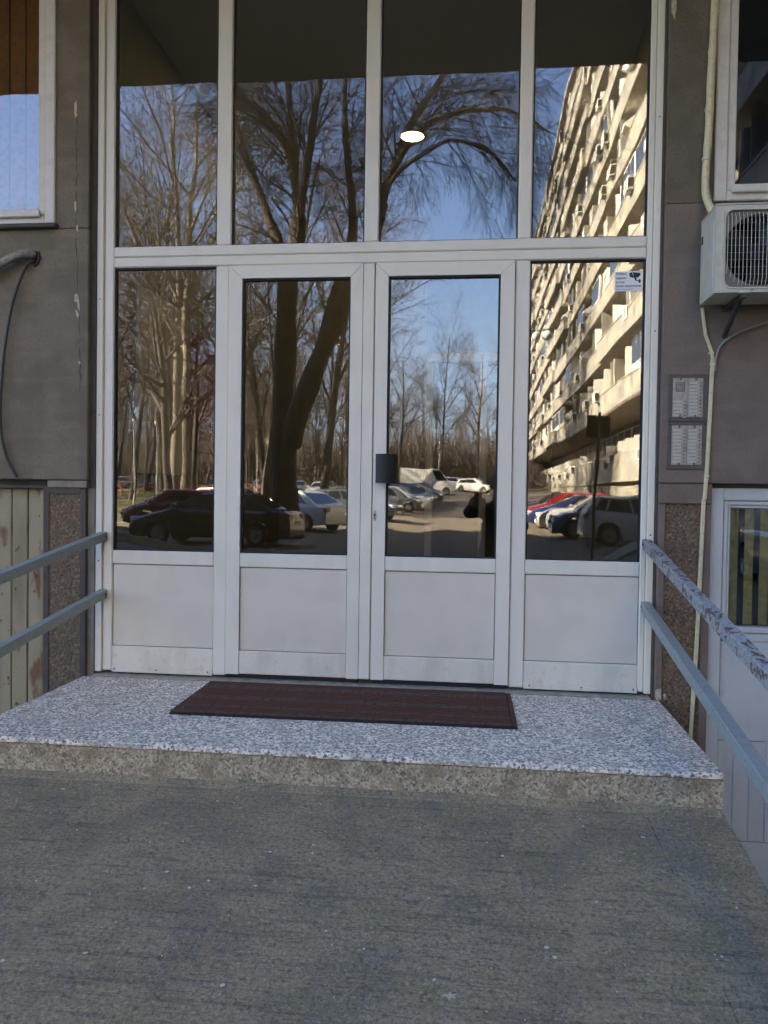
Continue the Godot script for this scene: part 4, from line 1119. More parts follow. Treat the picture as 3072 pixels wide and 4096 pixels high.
# ---------------------------------------------------------------- the side wing that the right-hand glass mirrors
func wing() -> void:
	var w := thing("side_wing", "long sunlit side wing of the block with beige balcony bands mirrored in the right glass", "building")
	var F := 7.4                                                   # face of the bands
	var L := 150.0
	var wr := RandomNumberGenerator.new()
	wr.seed = 21
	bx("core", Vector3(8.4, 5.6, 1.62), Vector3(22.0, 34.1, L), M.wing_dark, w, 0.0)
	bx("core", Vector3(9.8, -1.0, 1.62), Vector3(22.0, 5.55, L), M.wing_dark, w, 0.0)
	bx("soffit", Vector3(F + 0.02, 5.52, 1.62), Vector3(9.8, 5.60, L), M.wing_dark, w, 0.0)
	bx("roof_edge", Vector3(F - 0.1, 34.1, 1.62), Vector3(22.2, 34.5, L + 0.2), M.wing_wall, w, 0.02)
	# ground floor: slatted base, wall, dark windows under the overhang
	for k in 74:
		var z0 := 2.5 + k * 2.0
		bx("base_plank", Vector3(9.45 + (0.05 if k % 3 == 1 else 0.0), -1.0, z0), Vector3(9.79, 1.75 + gy(z0) * 0.5, z0 + 1.97), M.wing_base, w, 0.02)
	bx("ledge", Vector3(9.35, 1.9, 1.62), Vector3(9.78, 2.0, L), M.wing_base, w, 0.02)
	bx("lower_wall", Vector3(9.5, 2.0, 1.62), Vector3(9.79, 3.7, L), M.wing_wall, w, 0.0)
	for k in 60:
		var z0 := 3.0 + k * 2.35
		var win := bx("window", Vector3(9.7, 3.75, z0), Vector3(9.795, 5.2, z0 + 1.9), M.white_board, w, 0.02)
		bx("pane", Vector3(9.69, 3.82, z0 + 0.08), Vector3(9.7, 5.12, z0 + 1.82), M.far_glass, win, 0.0)
		if wr.randf() < 0.55:
			bx("sun_shade", Vector3(9.0, 3.72 + wr.randf_range(-0.1, 0.1), z0), Vector3(9.65, 4.35, z0 + 0.04), M.white_board, w, 0.005)
	var win_mesh := MB.new().box(Vector3(-0.04, 0, 0), Vector3(0.04, 1.5, 1.9), 0.015).mesh()
	var pane_mesh := MB.new().box(Vector3(-0.05, 0.08, 0.07), Vector3(-0.041, 1.42, 0.92)).box(Vector3(-0.05, 0.08, 0.98), Vector3(-0.041, 1.42, 1.83)).mesh()
	var sash_mesh := MB.new().box(Vector3(-0.78, 0.05, 0), Vector3(0.0, 1.45, 0.05), 0.01).mesh()
	var awn_mesh := MB.new()
	awn_mesh.prism(PackedVector2Array([Vector2(0.0, 0.3), Vector2(0.0, 1.5), Vector2(-0.95, 0.72), Vector2(-0.95, 0.62)]), 0.0, 0.9)
	var awning := awn_mesh.mesh()
	var cloth := [M.white_board, M.white_board, M.wing_wall]
	for f in 10:
		var y := 5.6 + f * 2.85
		# the band runs in bays that step a little, so that the roofline and edges are uneven
		var z := 1.62
		var k := 0
		while z < L:
			var run := wr.randf_range(9.0, 15.0)
			var z1 := minf(z + run, L)
			var out := wr.randf_range(0.0, 0.06) + (0.28 if (k + f / 3) % 4 == 2 else 0.0)
			bx("balcony_band", Vector3(F - out, y + 0.0, z + 0.01), Vector3(8.39, y + 1.02, z1), M.wing_wall, w, 0.015)
			bx("rail_cap", Vector3(F - out - 0.03, y + 1.021, z + 0.01), Vector3(F - out + 0.12, y + 1.07, z1), M.wing_wall, w, 0.0)
			if wr.randf() < 0.5:
				bx("fin", Vector3(F - 0.02, y + 1.03, z - 0.06), Vector3(8.39, y + 2.845, z + 0.06), M.wing_wall, w, 0.0)
			z = z1
			k += 1
		for q in 29:
			var z0 := 3.4 + q * 3.5 + wr.randf_range(-0.3, 0.3)
			var win := put("window", win_mesh, M.white_board, w)
			win.position = Vector3(8.36, y + 1.09, z0)
			put("pane", pane_mesh, M.far_glass, win)
			var r := wr.randf()
			if r > 0.78:                                            # a balcony closed in with glazing
				var cl := bx("closed_balcony", Vector3(7.52, y + 1.071, z0 - 0.6), Vector3(8.39, y + 2.84, z0 + 2.3), M.wing_wall if wr.randf() < 0.6 else M.white_board, w, 0.02)
				for j in 3:
					bx("pane", Vector3(7.505, y + 1.5, z0 - 0.5 + j * 0.95), Vector3(7.519, y + 2.7, z0 + 0.35 + j * 0.95), M.far_glass, cl, 0.0)
				bx("pane", Vector3(7.65, y + 1.5, z0 - 0.612), Vector3(8.3, y + 2.7, z0 - 0.601), M.far_glass, cl, 0.0)
			elif r < 0.62:
				for j in (1 + wr.randi() % 3):
					var s := put("open_sash", sash_mesh, cloth[wr.randi() % 3], w)
					s.position = Vector3(8.30, y + 1.09, z0 + 0.05 + j * 0.62)
					s.rotation.y = wr.randf_range(-0.35, 0.35)
			elif r < 0.72:
				var s := put("awning", awning, cloth[wr.randi() % 2], w)
				s.position = Vector3(8.20, y + 1.02, z0 + 0.4)
	# little air conditioners hung along the bands
	var proto: Node3D = null
	for n in 110:
		var f := wr.randi() % 10 if n > 24 else -1
		var zz := wr.randf_range(6.0, 100.0)
		var at := Vector3(7.36, 5.6 + f * 2.85 + wr.randf_range(0.35, 0.8), zz) if f >= 0 else Vector3(9.45, 2.9 + wr.randf_range(-0.3, 0.35), zz)
		if proto == null:
			proto = thing("wall_air_conditioner", "small white air conditioner box hung on the sunlit side wing", "air conditioner", at, 0.0, "air conditioners on the side wing")
			bx("casing", Vector3(-0.30, 0, 0), Vector3(0, 0.56, 0.80), M.white_board, proto, 0.02)
			bx("grille", Vector3(-0.285, 0.06, -0.006), Vector3(-0.03, 0.50, 0.004), M.far_glass, proto, 0.0)
			bx("fan_cover", Vector3(-0.306, 0.06, 0.06), Vector3(-0.296, 0.50, 0.52), M.ac_fin, proto, 0.0)
			bx("bracket", Vector3(-0.28, -0.05, 0.1), Vector3(0, 0.0, 0.14), M.dark_steel, proto, 0.0)
		else:
			copy_of(proto, at, 0.0)

# ---------------------------------------------------------------- cars
func lerp_tab(tab: Array, x: float) -> float:
	for k in tab.size() - 1:
		if x <= tab[k + 1][0]:
			var t := clampf((x - tab[k][0]) / (tab[k + 1][0] - tab[k][0]), 0.0, 1.0)
			return lerpf(tab[k][1], tab[k + 1][1], t)
	return tab[tab.size() - 1][1]

var car_meshes := {}

func car_kind(kind: String) -> Dictionary:
	if car_meshes.has(kind): return car_meshes[kind]
	var D := {}
	match kind:
		"sedan": D = {"L": 4.5, "W": 1.76, "H": 1.45, "deck": [[-2.25, 0.72], [-2.2, 0.92], [-1.72, 0.98], [0.9, 0.95], [1.7, 0.84], [2.1, 0.72], [2.25, 0.58]], "cab": [1.02, 0.22, -1.02, -1.80], "yb": 0.95, "wx": [1.36, -1.32]}
		"hatch": D = {"L": 3.85, "W": 1.66, "H": 1.49, "deck": [[-1.92, 0.74], [-1.9, 0.95], [-1.6, 0.96], [0.95, 0.95], [1.55, 0.84], [1.82, 0.70], [1.92, 0.56]], "cab": [1.10, 0.42, -1.50, -1.87], "yb": 0.95, "wx": [1.20, -1.22]}
		"wagon": D = {"L": 4.55, "W": 1.78, "H": 1.50, "deck": [[-2.27, 0.74], [-2.25, 0.95], [-1.9, 0.97], [0.95, 0.96], [1.75, 0.86], [2.15, 0.72], [2.27, 0.58]], "cab": [1.08, 0.32, -1.80, -2.22], "yb": 0.96, "wx": [1.38, -1.34]}
		"van": D = {"L": 5.7, "W": 2.02, "H": 2.62, "deck": [[-2.85, 1.18], [-2.84, 1.22], [1.6, 1.22], [2.2, 1.10], [2.7, 0.86], [2.85, 0.6]], "cab": [2.25, 1.15, -2.80, -2.84], "yb": 1.20, "wx": [1.85, -1.65]}
	var L: float = D.L; var W: float = D.W; var H: float = D.H
	var rw := 0.315 if kind != "van" else 0.35
	var arch := rw + 0.065
	# lower body
	var rows := []
	var n := 64
	for k in n + 1:
		var x := -L / 2 + L * k / n
		var t := absf(x) / (L / 2)
		var hw := W / 2 * (1.0 - 0.16 * pow(t, 5.0))
		var y0 := 0.20 + 0.07 * pow(t, 8.0)
		for wx in D.wx:
			var dx: float = absf(x - wx)
			if dx < arch: y0 = maxf(y0, rw + sqrt(arch * arch - dx * dx) * 0.98)
		var yd := lerp_tab(D.deck, x)
		y0 = minf(y0, yd - 0.16)
		var ym := clampf(0.52, y0 + 0.02, yd - 0.1)
		var half := [Vector2(0.02, y0 + 0.03), Vector2(hw - 0.10, y0 + 0.02), Vector2(hw - 0.015, y0), Vector2(hw, lerpf(y0, ym, 0.6)), Vector2(hw, ym), Vector2(hw - 0.02, lerpf(ym, yd, 0.6)), Vector2(hw - 0.055, yd - 0.035), Vector2(hw - 0.14, yd), Vector2(0.02, yd + 0.02)]
		var row := PackedVector3Array()
		for p in half: row.append(Vector3(x, p.y, p.x))
		for q in range(half.size() - 1, -1, -1): row.append(Vector3(x, half[q].y, -half[q].x))
		row.reverse()
		rows.append(row)
	var body := MB.new()
	body.ring_sheet(rows, true)
	for e in [0, n]:
		var m := Vector3.ZERO
		for p in rows[e]: m += p / float(rows[e].size())
		for q in rows[e].size():
			var p0: Vector3 = rows[e][q]
			var p1: Vector3 = rows[e][(q + 1) % rows[e].size()]
			if e == 0: body.tri(m, p1, p0)
			else: body.tri(m, p0, p1)
	D.body = body.mesh()
	# cabin
	var cb: Array = D.cab
	var yb: float = D.yb
	var wb := W / 2 - 0.09
	var wr := W / 2 - (0.26 if kind != "van" else 0.14)
	var base := [Vector3(cb[0], yb, -wb), Vector3(cb[0], yb, wb), Vector3(cb[3], yb, wb), Vector3(cb[3], yb, -wb)]
	var top := [Vector3(cb[1], H - 0.05, -wr), Vector3(cb[1], H - 0.05, wr), Vector3(cb[2], H - 0.05, wr), Vector3(cb[2], H - 0.05, -wr)]
	var crown := [Vector3(cb[1] - 0.16, H, -wr + 0.12), Vector3(cb[1] - 0.16, H, wr - 0.12), Vector3(cb[2] + 0.16, H, wr - 0.12), Vector3(cb[2] + 0.16, H, -wr + 0.12)]
	var cabin := MB.new()
	for k in 4:
		var k2 := (k + 1) % 4
		var mid := Vector3((cb[1] + cb[2]) * 0.5, 0.6, 0)
		cabin.quad_from(mid, base[k2], base[k], top[k], top[k2])
		cabin.quad_from(mid, top[k2], top[k], crown[k], crown[k2])
	cabin.quad_from(Vector3.ZERO, crown[0], crown[3], crown[2], crown[1])
	D.cabin = cabin.mesh()
	var win := func(a: Vector3, b: Vector3, c: Vector3, d: Vector3, u0: float, u1: float, v0: float, v1: float) -> ArrayMesh:
		var P := func(u: float, v: float) -> Vector3: return a.lerp(b, u).lerp(d.lerp(c, u), v)
		var nn := (b - a).cross(d - a).normalized()
		if nn.dot(a - Vector3(0, 0.8, 0)) < 0: nn = -nn
		var off := nn * 0.008
		var mb := MB.new()
		var q := [P.call(u0, v0) + off, P.call(u1, v0) + off, P.call(u1, v1) + off, P.call(u0, v1) + off]
		var mid: Vector3 = (q[0] + q[1] + q[2] + q[3]) * 0.25 - nn * 0.05
		mb.quad_from(mid, q[0], q[1], q[2], q[3])
		for j in 4: mb.quad_from(mid, q[j], q[(j + 1) % 4], q[(j + 1) % 4] - off, q[j] - off)
		return mb.mesh()
	D.windscreen = win.call(base[0], base[1], top[1], top[0], 0.05, 0.95, 0.06, 0.95)
	D.rear = win.call(base[2], base[3], top[3], top[2], 0.07, 0.93, 0.16, 0.92)
	D.sides = []
	var cuts := [[0.16, 0.50], [0.53, 0.86]] if kind != "van" else [[0.02, 0.235]]
	if kind == "wagon": cuts = [[0.15, 0.42], [0.445, 0.68], [0.705, 0.9]]
	if kind == "hatch": cuts = [[0.16, 0.52], [0.545, 0.80], [0.825, 0.93]]
	for c in cuts:
		D.sides.append(win.call(base[1], base[2], top[2], top[1], c[0], c[1], 0.10, 0.88))
		D.sides.append(win.call(base[3], base[0], top[0], top[3], 1.0 - c[1], 1.0 - c[0], 0.10, 0.88))
	# wheel
	var tyre := MB.new().lathe(PackedVector2Array([Vector2(rw * 0.64, -0.085), Vector2(rw * 0.93, -0.095), Vector2(rw, -0.06), Vector2(rw, 0.06), Vector2(rw * 0.93, 0.095), Vector2(rw * 0.64, 0.085)]), 22, Transform3D(Basis(Vector3.RIGHT, PI / 2), Vector3.ZERO))
	D.tyre = tyre.mesh()
	var rim := MB.new().lathe(PackedVector2Array([Vector2(rw * 0.65, 0.085), Vector2(rw * 0.60, 0.05), Vector2(rw * 0.2, 0.035), Vector2(rw * 0.15, 0.07), Vector2(0.0, 0.072)]), 18, Transform3D(Basis(Vector3.RIGHT, PI / 2), Vector3.ZERO))
	for k in 5:
		rim.box(Vector3(-0.028, rw * 0.12, 0.045), Vector3(0.028, rw * 0.62, 0.075), 0.008, Transform3D(Basis(Vector3.BACK, TAU * k / 5), Vector3.ZERO))
	D.rim = rim.mesh()
	D.rw = rw
	var hy := 0.68 if kind != "van" else 0.92
	var ty := 0.80 if kind != "van" else 1.1
	D.headlight = MB.new().box(Vector3(-0.16, -0.075, -0.17), Vector3(0.07, 0.075, 0.17), 0.03).mesh()
	D.tail = MB.new().box(Vector3(-0.06, -0.09, -0.16), Vector3(0.10, 0.09, 0.16), 0.03).mesh()
	D.hl = Vector3(L / 2 - 0.10, hy, W / 2 * 0.84 - 0.17)
	D.tl = Vector3(-L / 2 + 0.055, ty, W / 2 * 0.84 - 0.13)
	D.plate = MB.new().box(Vector3(-0.012, -0.055, -0.26), Vector3(0.012, 0.055, 0.26), 0.004).mesh()
	D.mirror = MB.new().box(Vector3(-0.06, -0.06, -0.10), Vector3(0.06, 0.06, 0.10), 0.04).mesh()
	D.grille = MB.new().box(Vector3(-0.02, -0.06, -0.36), Vector3(0.035, 0.06, 0.36), 0.015).mesh()
	D.trim = MB.new().box(Vector3(-0.42 * L, -0.02, -0.008), Vector3(0.3 * L, 0.02, 0.008), 0.006).mesh()
	D.handle = MB.new().box(Vector3(-0.09, -0.015, -0.012), Vector3(0.09, 0.015, 0.012), 0.008).mesh()
	car_meshes[kind] = D
	return D

func paint(lin: Color) -> StandardMaterial3D:
	var m := flat_mat(lin, 0.35, 0.0)
	m.clearcoat_enabled = true
	m.clearcoat = 1.0
	m.clearcoat_roughness = 0.06
	return m

func car(kind: String, m: Material, x: float, z: float, turn: float, label: String, group := "") -> Node3D:
	var D := car_kind(kind)
	var c := thing("parked_van" if kind == "van" else "parked_car", label, "van" if kind == "van" else "car", Vector3(x, gy(z) + 0.012, z), turn, group)
	put("body", D.body, m, c)
	var cab := put("roof", D.cabin, m, c)
	put("windscreen", D.windscreen, M.car_glass, c)
	if kind != "van": put("rear_window", D.rear, M.car_glass, c)
	for s in D.sides: put("side_window", s, M.car_glass, c)
	for wx in D.wx:
		for s in [-1.0, 1.0]:
			var wl := put("wheel", D.tyre, M.tyre, c)
			wl.position = Vector3(wx, D.rw, s * (D.W / 2 - 0.115))
			if s < 0: wl.rotation.y = PI
			put("rim", D.rim, M.rim, wl)
	for s in [-1.0, 1.0]:
		put("headlight", D.headlight, M.headlight, c).position = Vector3(D.hl.x, D.hl.y, s * D.hl.z)
		put("tail_light", D.tail, M.tail_light, c).position = Vector3(D.tl.x, D.tl.y, s * D.tl.z)
		put("mirror", D.mirror, m, c).position = Vector3(D.cab[0] - 0.18, D.yb + 0.07, s * (D.W / 2 + 0.06))
		put("door_handle", D.handle, M.tyre, c).position = Vector3(-0.15, D.yb - 0.13, s * (D.W / 2 - 0.012))
	put("number_plate", D.plate, M.white_board, c).position = Vector3(D.L / 2 + 0.004, 0.42, 0)
	put("number_plate", D.plate, M.white_board, c).position = Vector3(-D.L / 2 - 0.004, 0.62, 0)
	put("grille", D.grille, M.tyre, c).position = Vector3(D.L / 2 - 0.005, 0.56, 0)
	return c

func street() -> void:
	M.car_glass = flat_mat(Color(0.012, 0.016, 0.018), 0.06)
	M.car_glass.metallic_specular = 0.7
	M.tyre = flat_mat(Color(0.012, 0.012, 0.013), 0.8)
	M.rim = flat_mat(Color(0.36, 0.36, 0.37), 0.35, 0.8)
	M.pole_grey = flat_mat(Color(0.34, 0.34, 0.33), 0.6)
	M.headlight = flat_mat(Color(0.62, 0.64, 0.66), 0.1)
	M.tail_light = flat_mat(Color(0.28, 0.012, 0.012), 0.15)
	var white := paint(Color(0.72, 0.72, 0.70)); var silver := paint(Color(0.36, 0.38, 0.40)); var dark := paint(Color(0.012, 0.014, 0.018))
	var grey := paint(Color(0.14, 0.16, 0.18)); var bluegrey := paint(Color(0.10, 0.15, 0.22)); var blue := paint(Color(0.018, 0.027, 0.10))
	var red := paint(Color(0.22, 0.014, 0.018)); var wine := paint(Color(0.16, 0.012, 0.03)); var navy := paint(Color(0.015, 0.03, 0.05)); var steel := paint(Color(0.06, 0.10, 0.14))
	# left of the road
	car("hatch", blue, 6.2, 9.6, PI / 2, "blue hatchback parked close to the wing, mirrored in the basement door glass")
	car("sedan", dark, -6.60, 17.6, PI + 0.05, "dark car parked nearest the doors, mirrored low in the left panes")
	car("sedan", white, -6.43, 25.9, PI + 0.5, "white car seen from behind in the left door glass")
	car("hatch", wine, -10.73, 25.2, PI - 0.5, "wine red hatchback behind the dark car")
	car("wagon", white, -12.80, 39.5, 0.06, "white estate car half hidden behind the wine red hatchback")
	car("wagon", navy, -5.00, 32.5, 0.25, "dark estate car parked behind the white car")
	# perpendicular row left of the road, noses to the road
	var row := [["hatch", grey, "grey hatchback first in the row left of the road"], ["wagon", silver, "silver estate car second in the row left of the road"], ["sedan", bluegrey, "blue grey car third in the row left of the road"], ["sedan", steel, "steel blue car fourth in the row left of the road"], ["hatch", navy, "navy hatchback fifth in the row left of the road"], ["wagon", dark, "black estate car sixth in the row left of the road"], ["sedan", silver, "silver car seventh in the row left of the road"], ["hatch", dark, "black hatchback last in the row left of the road"]]
	for k in row.size():
		var z := 44.0 + k * 3.1
		car(row[k][0], row[k][1], -4.5 + 0.06 * k, z, 0.0, row[k][2], "cars in the row left of the road")
	car("van", white, -4.20, 80.0, 0.0, "tall white van parked across the end of the road")
	car("hatch", white, -1.70, 93.0, 0.3, "white hatchback beyond the tall white van")
	car("hatch", white, 0.50, 86.0, 0.35, "white hatchback parked right of the tall white van")
	# perpendicular row by the wing
	car("hatch", white, 5.65, 20.6, 0.0, "white hatchback nearest in the right sidelight, rear to the road")
	car("hatch", bluegrey, 5.00, 23.8, PI, "blue grey hatchback next to the near white hatchback")
	car("sedan", silver, 5.15, 28.0, PI, "silver car in the row by the side wing")
	car("sedan", blue, 4.90, 31.2, PI, "bright blue car in the row by the side wing")
	car("wagon", red, 4.95, 35.4, PI, "red estate car in the row by the side wing")
	car("sedan", dark, 4.85, 39.5, PI, "black car behind the red estate car")
	# far car park beyond the lawn
	var far := [[-21.0, 74.0, "sedan", white], [-17.5, 76.0, "hatch", silver], [-31.0, 82.0, "wagon", silver], [-36.0, 83.0, "sedan", navy], [-27.0, 80.0, "hatch", grey], [-14.0, 70.0, "wagon", white], [-10.2, 72.0, "sedan", silver], [-40.5, 84.0, "hatch", white]]
	var words := ["white car", "silver hatchback", "silver estate car", "navy car", "grey hatchback", "white estate car", "silver car", "white hatchback"]
	for k in far.size():
		car(far[k][2], far[k][3], far[k][0], far[k][1], 1.2 + 0.1 * k, words[k] + " in the car park beyond the lawn", "cars beyond the lawn")
	# the sign whose dark back is mirrored in the right sidelight
	var sg := thing("road_sign", "dark sign board on a thin slanting pole in front of the side wing", "sign", Vector3(2.87, -0.5, 12.2))
	sg.rotation.z = -0.035
	part("pole", MB.new().tube(PackedVector3Array([Vector3(0, -0.05, 0), Vector3(0, 3.2, 0)]), PackedFloat32Array([0.034, 0.034]), 10), M.dark_steel, sg)
	bx("board", Vector3(-0.24, 2.70, 0.03), Vector3(0.22, 3.14, 0.05), M.black_plastic, sg, 0.004)
	bx("bracket", Vector3(-0.12, 2.80, -0.04), Vector3(0.12, 2.84, 0.034), M.dark_steel, sg, 0.003)
	bx("bracket", Vector3(-0.12, 3.0, -0.04), Vector3(0.12, 3.04, 0.034), M.dark_steel, sg, 0.003)
	# lamp posts
	var lp: Node3D = null
	for q in [[-17.4, 60.0], [-21.5, 46.0], [-20.4, 47.0], [-13.4, 100.0], [-8.2, 104.0], [-4.0, 99.0]]:
		var at := Vector3(q[0], gy(q[1]), q[1])
		if lp == null:
			lp = thing("street_lamp", "thin pale lamp post standing among the bare park trees", "street lamp", at, 0.0, "lamp posts in the park")
			part("pole", MB.new().tube(PackedVector3Array([Vector3(0, -0.2, 0), Vector3(0, 3.0, 0), Vector3(0, 5.6, 0)]), PackedFloat32Array([0.055, 0.045, 0.035]), 8), M.pole_grey, lp)
			part("head", MB.new().lathe(PackedVector2Array([Vector2(0.04, 5.58), Vector2(0.10, 5.66), Vector2(0.08, 5.78), Vector2(0.0, 5.82)]), 12), M.white_board, lp)
		else:
			copy_of(lp, at, 0.0)
	var gl := thing("globe_lamp", "street lamp with two glass globes in front of the side wing", "street lamp", Vector3(2.36, -0.5, 27.0))
	part("pole", MB.new().tube(PackedVector3Array([Vector3(0, 0, 0), Vector3(0, 7.9, 0)]), PackedFloat32Array([0.06, 0.045]), 8), M.dark_steel, gl)
	bx("arm", Vector3(-0.03, 7.82, -0.03), Vector3(0.86, 7.87, 0.03), M.dark_steel, gl, 0.004)
	var gm := flat_mat(Color(0.6, 0.66, 0.68), 0.08)
	for x in [0.38, 0.80]:
		part("globe", MB.new().lathe(PackedVector2Array([Vector2(0.02, 7.40), Vector2(0.12, 7.44), Vector2(0.185, 7.55), Vector2(0.19, 7.64), Vector2(0.14, 7.74), Vector2(0.05, 7.81)]), 16, Transform3D(Basis.IDENTITY, Vector3(x, 0, 0))), gm, gl)
	# playground fence, red and yellow
	var fence := thing("playground_fence", "red and yellow playground fence at the far edge of the lawn", "fence")
	var yel := flat_mat(Color(0.55, 0.40, 0.16), 0.7); var rd := flat_mat(Color(0.30, 0.06, 0.035), 0.7)
	for k in 34:
		var x := -46.0 + k * 0.82
		var z := 69.0
		bx("post", Vector3(x - 0.05, gy(z) - 0.1, z), Vector3(x + 0.05, gy(z) + 1.25, z + 0.08), yel if k % 3 == 0 else rd, fence, 0.01)
	for y in [0.35, 0.8, 1.15]:
		bx("rail", Vector3(-46.0, gy(69.0) + y, 69.09), Vector3(-19.0, gy(69.0) + y + 0.1, 69.14), rd, fence, 0.01)
	var sw := thing("swing_frame", "red A shaped swing frame behind the playground fence", "swing", Vector3(-42.0, gy(74.0), 74.0))
	for s in [-1.3, 1.3]:
		for t in [-0.7, 0.7]:
			part("leg", MB.new().tube(PackedVector3Array([Vector3(s, 0, t), Vector3(s, 2.4, 0)]), PackedFloat32Array([0.05, 0.05]), 6), rd, sw)
	part("crossbar", MB.new().tube(PackedVector3Array([Vector3(-1.4, 2.4, 0), Vector3(1.4, 2.4, 0)]), PackedFloat32Array([0.05, 0.05]), 6), rd, sw)
	# far blocks of flats
	var far_b := [[-46.0, 250.0, 46.0, 8.5, "brown far block of flats behind the bare trees on the left"], [-2.0, 235.0, 15.0, 10.0, "flat roofed far block closing the end of the road"], [-110.0, 230.0, 40.0, 12.0, "low far block behind the playground"]]
	for q in far_b:
		var bl := thing("far_block", q[4], "building", Vector3(q[0], gy(200.0), q[1]))
		bx("wall", Vector3(-q[2] / 2, -1, 0), Vector3(q[2] / 2, q[3], 12), M.far_wall, bl, 0.0)
		bx("roof", Vector3(-q[2] / 2 - 0.3, q[3], -0.3), Vector3(q[2] / 2 + 0.3, q[3] + 0.8, 12.3), M.wing_dark, bl, 0.0)
		var wm := MB.new().box(Vector3(0, 0, -0.05), Vector3(1.6, 1.4, 0.05)).mesh()
		for f in int(q[3] / 3.0):
			for k in int(q[2] / 3.4):
				put("window", wm, M.far_glass, bl).position = Vector3(-q[2] / 2 + 0.9 + k * 3.4, 1.0 + f * 3.0, 0.0)

# ---------------------------------------------------------------- bare winter trees
# grows a branch and what springs from it; mbs: one builder per level
func grow(mbs: Array, p: Vector3, d: Vector3, length: float, r: float, lvl: int, top: int, r2: RandomNumberGenerator, cfg: Dictionary) -> void:
	var segs: int = cfg.segs[lvl]
	var pts := PackedVector3Array([p])
	var rad := PackedFloat32Array([r])
	var dirs := [d]
	var q := p
	for k in segs:
		d = (d + Vector3(r2.randf_range(-1, 1), r2.randf_range(-1, 1), r2.randf_range(-1, 1)) * cfg.wander[lvl] + Vector3(0, cfg.lift[lvl], 0)).normalized()
		q += d * (length / segs)
		pts.append(q)
		dirs.append(d)
		rad.append(r * lerpf(1.0, cfg.taper[lvl], (k + 1.0) / segs))
	mbs[lvl].tube(pts, rad, cfg.sides[lvl], false)
	if lvl >= top: return
	var kids: int = cfg.kids[lvl]
	for k in kids:
		var t: float = lerpf(cfg.start[lvl], 1.0, (k + r2.randf()) / kids)
		var f := t * segs
		var s := mini(int(f), segs - 1)
		var at := pts[s].lerp(pts[s + 1], f - s)
		var axis: Vector3 = dirs[s + 1]
		var side := axis.cross(Vector3(r2.randf_range(-1, 1), r2.randf_range(-1, 1), r2.randf_range(-1, 1))).normalized()
		var nd := axis.rotated(side, cfg.angle[lvl] * r2.randf_range(0.6, 1.3))
		grow(mbs, at, nd, length * cfg.ratio[lvl] * lerpf(1.1, 0.6, t) * r2.randf_range(0.7, 1.2), maxf(rad[s] * cfg.thin[lvl], cfg.least), lvl + 1, top, r2, cfg)

func tree_proto(sd: int, hgt: float, r: float, spread: float, bark: Material, twig: Material, label: String, at: Vector3, kids := [13, 11, 16], pair := false) -> Node3D:
	var r2 := RandomNumberGenerator.new()
	r2.seed = sd
	var cfg := {"segs": [9, 5, 3, 3], "wander": [0.05, 0.16, 0.2, 0.25], "lift": [0.02, 0.06, 0.02, 0.0], "taper": [0.2, 0.2, 0.3, 0.4], "sides": [9, 6, 4, 3], "kids": kids, "start": [0.28, 0.2, 0.1], "angle": [spread, 0.75, 0.7], "ratio": [0.46, 0.5, 0.55], "thin": [0.5, 0.45, 0.5], "least": 0.0055}
	var mbs := [MB.new(), MB.new(), MB.new(), MB.new()]
	grow(mbs, Vector3(0, -0.2, 0), Vector3(r2.randf_range(-0.05, 0.05), 1, r2.randf_range(-0.05, 0.05)).normalized(), hgt, r, 0, 3, r2, cfg)
	if pair: grow(mbs, Vector3(0.80, -0.2, -0.3), Vector3(0.02, 1, 0.0).normalized(), hgt * 0.95, r * 1.1, 0, 3, r2, cfg)
	var t := thing("bare_tree", label, "tree", at, 0.0, "bare trees in the park")
	part("trunk", mbs[0], bark, t)
	stuff(part("limbs", mbs[1], bark, t))
	mbs[2].i = mbs[2].i
	stuff(part("branches", mbs[2], twig, t))
	stuff(part("crown", mbs[3], twig, t))
	return t

